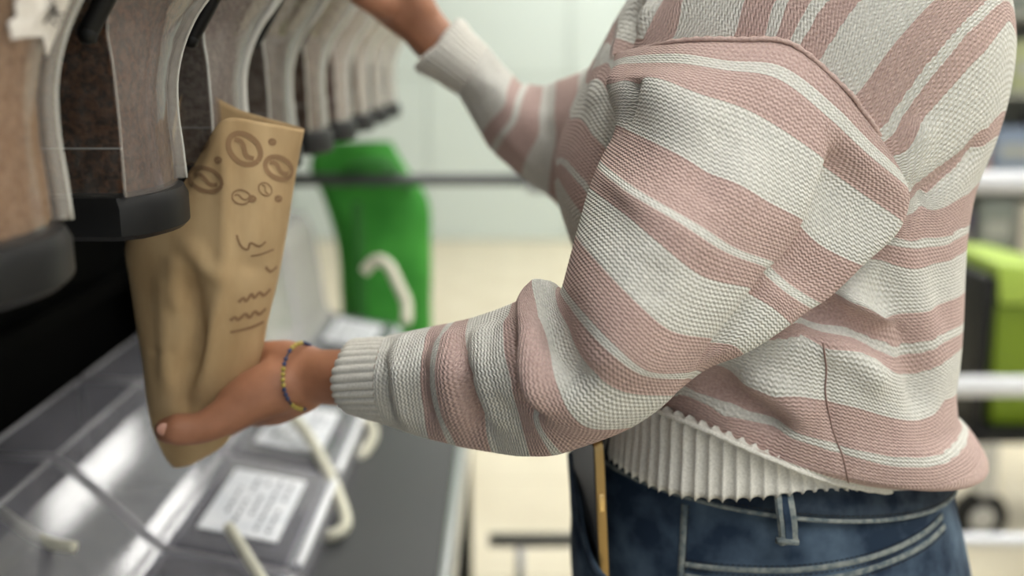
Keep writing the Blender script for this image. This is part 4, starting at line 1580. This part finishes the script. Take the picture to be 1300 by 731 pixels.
# ---- phone tucked in the front pocket
GOLD = base_mat('gold_metal', (168, 142, 96), 0.3, 1.0)
PHGLASS = base_mat('phone_glass', (42, 40, 34), 0.25)
ph_c = at(765, 668, .694)
wx = Vector((-.21, .978, 0)); wy = Vector((-.06, -.02, 1.0)).normalized(); wt = wy.cross(wx).normalized(); wx = wt.cross(wy)
phone = empty('smartphone', ph_c + wx * .031, 'dark smartphone with a gold metal rim sticking out of the jeans front pocket', 'phone')
phone.rotation_euler = Matrix((wx, wt, wy)).transposed().to_euler()
def rrect(w, h, r, n=5):
    out = []
    for cx_, cy_, a0 in ((w / 2 - r, h / 2 - r, 0), (-w / 2 + r, h / 2 - r, PI / 2), (-w / 2 + r, -h / 2 + r, PI), (w / 2 - r, -h / 2 + r, 1.5 * PI)):
        for k in range(n + 1):
            a = a0 + PI / 2 * k / n
            out.append((cx_ + r * math.cos(a), cy_ + r * math.sin(a)))
    return out
mb = MB(); mb.prism(rrect(.062, .135, .009), -.0035, .0035); mb.build('frame', GOLD, phone, bevel=.001)
mb = MB(); mb.prism(rrect(.059, .132, .008), -.0042, -.0034); mb.build('screen', PHGLASS, phone)
mb = MB(); mb.prism(rrect(.059, .132, .008), .0034, .0042); mb.build('back_cover', PHGLASS, phone)
mb = MB(); mb.box(-.0318, -.0306, -.0018, .0018, .012, .026); mb.build('side_button', base_mat('bright_gold', (226, 196, 138), 0.22, 1.0), phone, bevel=.0004)

# ---- brown paper bag held under the dispensers
KRAFT = noise_mat('brown_kraft_paper', (176, 148, 108), (196, 169, 128), 35, .85, 5, .2, spec=.2, dist=.001, stretch=(1, 1, .4))
PRINT = base_mat('brown_print', (146, 116, 84), .9)
BAGO = at(270, 380, .74)
bag = empty('paper_bag', BAGO, 'brown paper coffee bag with bean drawings held under the dispensers', 'bag')
BR = [
    [(224, 244, .722), (256, 196, .716), (287, 151, .708), (332, 155, .712), (381, 164, .732), (376, 160, .765), (306, 140, .772), (238, 112, .766)],
    [(206, 262, .722), (244, 228, .714), (287, 200, .706), (330, 204, .711), (374, 206, .732), (366, 206, .765), (300, 200, .772), (222, 200, .766)],
    [(162, 312, .724), (212, 308, .710), (287, 300, .704), (325, 300, .710), (360, 298, .734), (352, 296, .765), (270, 300, .772), (180, 310, .766)],
    [(168, 360, .726), (216, 358, .712), (282, 362, .704), (316, 360, .712), (349, 358, .736), (342, 356, .765), (262, 360, .772), (184, 360, .766)],
    [(175, 410, .728), (216, 410, .714), (266, 412, .708), (304, 410, .714), (337, 408, .737), (330, 406, .764), (256, 410, .772), (190, 410, .764)],
    [(183, 460, .730), (212, 462, .716), (252, 470, .712), (290, 465, .718), (328, 460, .738), (318, 460, .762), (252, 460, .770), (196, 460, .762)],
    [(188, 510, .732), (206, 512, .722), (240, 516, .722), (274, 512, .724), (312, 505, .740), (302, 505, .760), (250, 510, .766), (200, 510, .758)],
    [(197, 550, .735), (212, 552, .729), (236, 556, .728), (262, 552, .730), (296, 545, .742), (288, 545, .756), (250, 550, .760), (208, 550, .754)],
    [(212, 582, .740), (220, 584, .737), (236, 584, .736), (252, 582, .738), (276, 570, .744), (270, 570, .750), (244, 580, .752), (218, 582, .750)],
    [(220, 592, .743), (224, 593, .742), (232, 592, .741), (240, 590, .742), (250, 585, .744), (248, 585, .747), (236, 590, .748), (224, 592, .747)],
]
Gb_, ri_, uu_ = net([[at(*p) for p in r] for r in BR], .003, .003)
bvb = bvh_of(Gb_.reshape(-1, 3), grid_faces(*Gb_.shape[:2]))
for pts, w_, d_ in [([(287, 152), (287, 230), (286, 300), (284, 362), (266, 420), (246, 500)], .0045, .0035),
                    ([(222, 318), (224, 360), (228, 400)], .006, .004), ([(205, 330), (210, 420), (212, 500)], .006, .003),
                    ([(240, 340), (248, 420), (238, 490)], .008, -.009), ([(252, 420), (236, 480), (234, 530)], .006, -.007),
                    ([(230, 300), (262, 340), (288, 355)], .006, .004), ([(300, 330), (330, 345)], .006, -.002),
                    ([(190, 445), (225, 448)], .003, -.0015), ([(330, 200), (338, 260), (320, 330)], .010, .002), ([(287, 160), (262, 215), (232, 262)], .006, .002)]:
    Gb_ = crease(Gb_, on_surface(bvb, pts), w_, d_)
bvb = bvh_of(Gb_.reshape(-1, 3), grid_faces(*Gb_.shape[:2]))
bo = mesh_obj('paper_body', Gb_.reshape(-1, 3) - np.array(BAGO), grid_faces(*Gb_.shape[:2]), KRAFT, bag)
sol = bo.modifiers.new('paper_thickness', 'SOLIDIFY'); sol.thickness = .0006; sol.offset = -1


def print_line(mb, pts, w, n=6):
    P, Q = trace(bvb, pts, n)
    if len(P) < 2:
        return
    vs, fs = [], []
    for i, p in enumerate(P):
        t = (P[min(i + 1, len(P) - 1)] - P[max(i - 1, 0)]).normalized()
        s = Q[i].cross(t).normalized() * (w / 2)
        vs += [p - s + Q[i] * .0011, p + s + Q[i] * .0011]
    for i in range(len(P) - 1):
        fs.append((2 * i, 2 * i + 1, 2 * i + 3, 2 * i + 2))
    mb.add([v - BAGO for v in vs], fs)


def bean(mb, cx, cy, rx, ry, rot, w):
    pts = []
    for k in range(15):
        a = 2 * PI * k / 14
        x, y = rx * math.cos(a), ry * math.sin(a)
        pts.append((cx + x * math.cos(rot) - y * math.sin(rot), cy + x * math.sin(rot) + y * math.cos(rot)))
    print_line(mb, pts, w, 2)
    sp = []
    for t in np.linspace(-.75, .75, 7):
        x, y = rx * t, ry * .25 * math.sin(t * 4)
        sp.append((cx + x * math.cos(rot) - y * math.sin(rot), cy + x * math.sin(rot) + y * math.cos(rot)))
    print_line(mb, sp, w * .9, 3)


mb = MB()
bean(mb, 310, 189, 23, 17, .75, .0036)
bean(mb, 353, 213, 18, 13, .5, .0034)
bean(mb, 262, 228, 22, 14, .35, .0030)
bean(mb, 250, 172, 20, 13, .8, .0034)
bean(mb, 250, 126, 12, 9, .3, .0020)
for c in ((345, 180), (278, 203), (320, 252), (352, 252)):
    bean(mb, c[0], c[1], 4, 3.2, .3, .0016)
bean(mb, 306, 250, 12, 9, .2, .0012)
bean(mb, 336, 240, 9, 7, .9, .0010)
# handwriting-like print running up the front panel
print_line(mb, [(300, 298), (306, 312), (314, 316), (318, 308), (328, 312), (336, 306)], .0016)
print_line(mb, [(318, 324), (330, 322), (346, 316)], .0014)
print_line(mb, [(336, 338), (342, 344), (350, 338)], .0022)
print_line(mb, [(302, 383), (308, 378), (312, 381), (318, 373), (322, 377), (328, 371), (334, 374), (342, 366)], .0026)
print_line(mb, [(292, 406), (298, 402), (302, 405), (310, 398), (316, 402), (322, 395), (328, 398), (336, 391)], .0026)
print_line(mb, [(292, 421), (306, 418), (320, 414), (333, 408)], .0024)
tag(mb.build('coffee_print', PRINT, bo, smooth=True), kind='stuff')
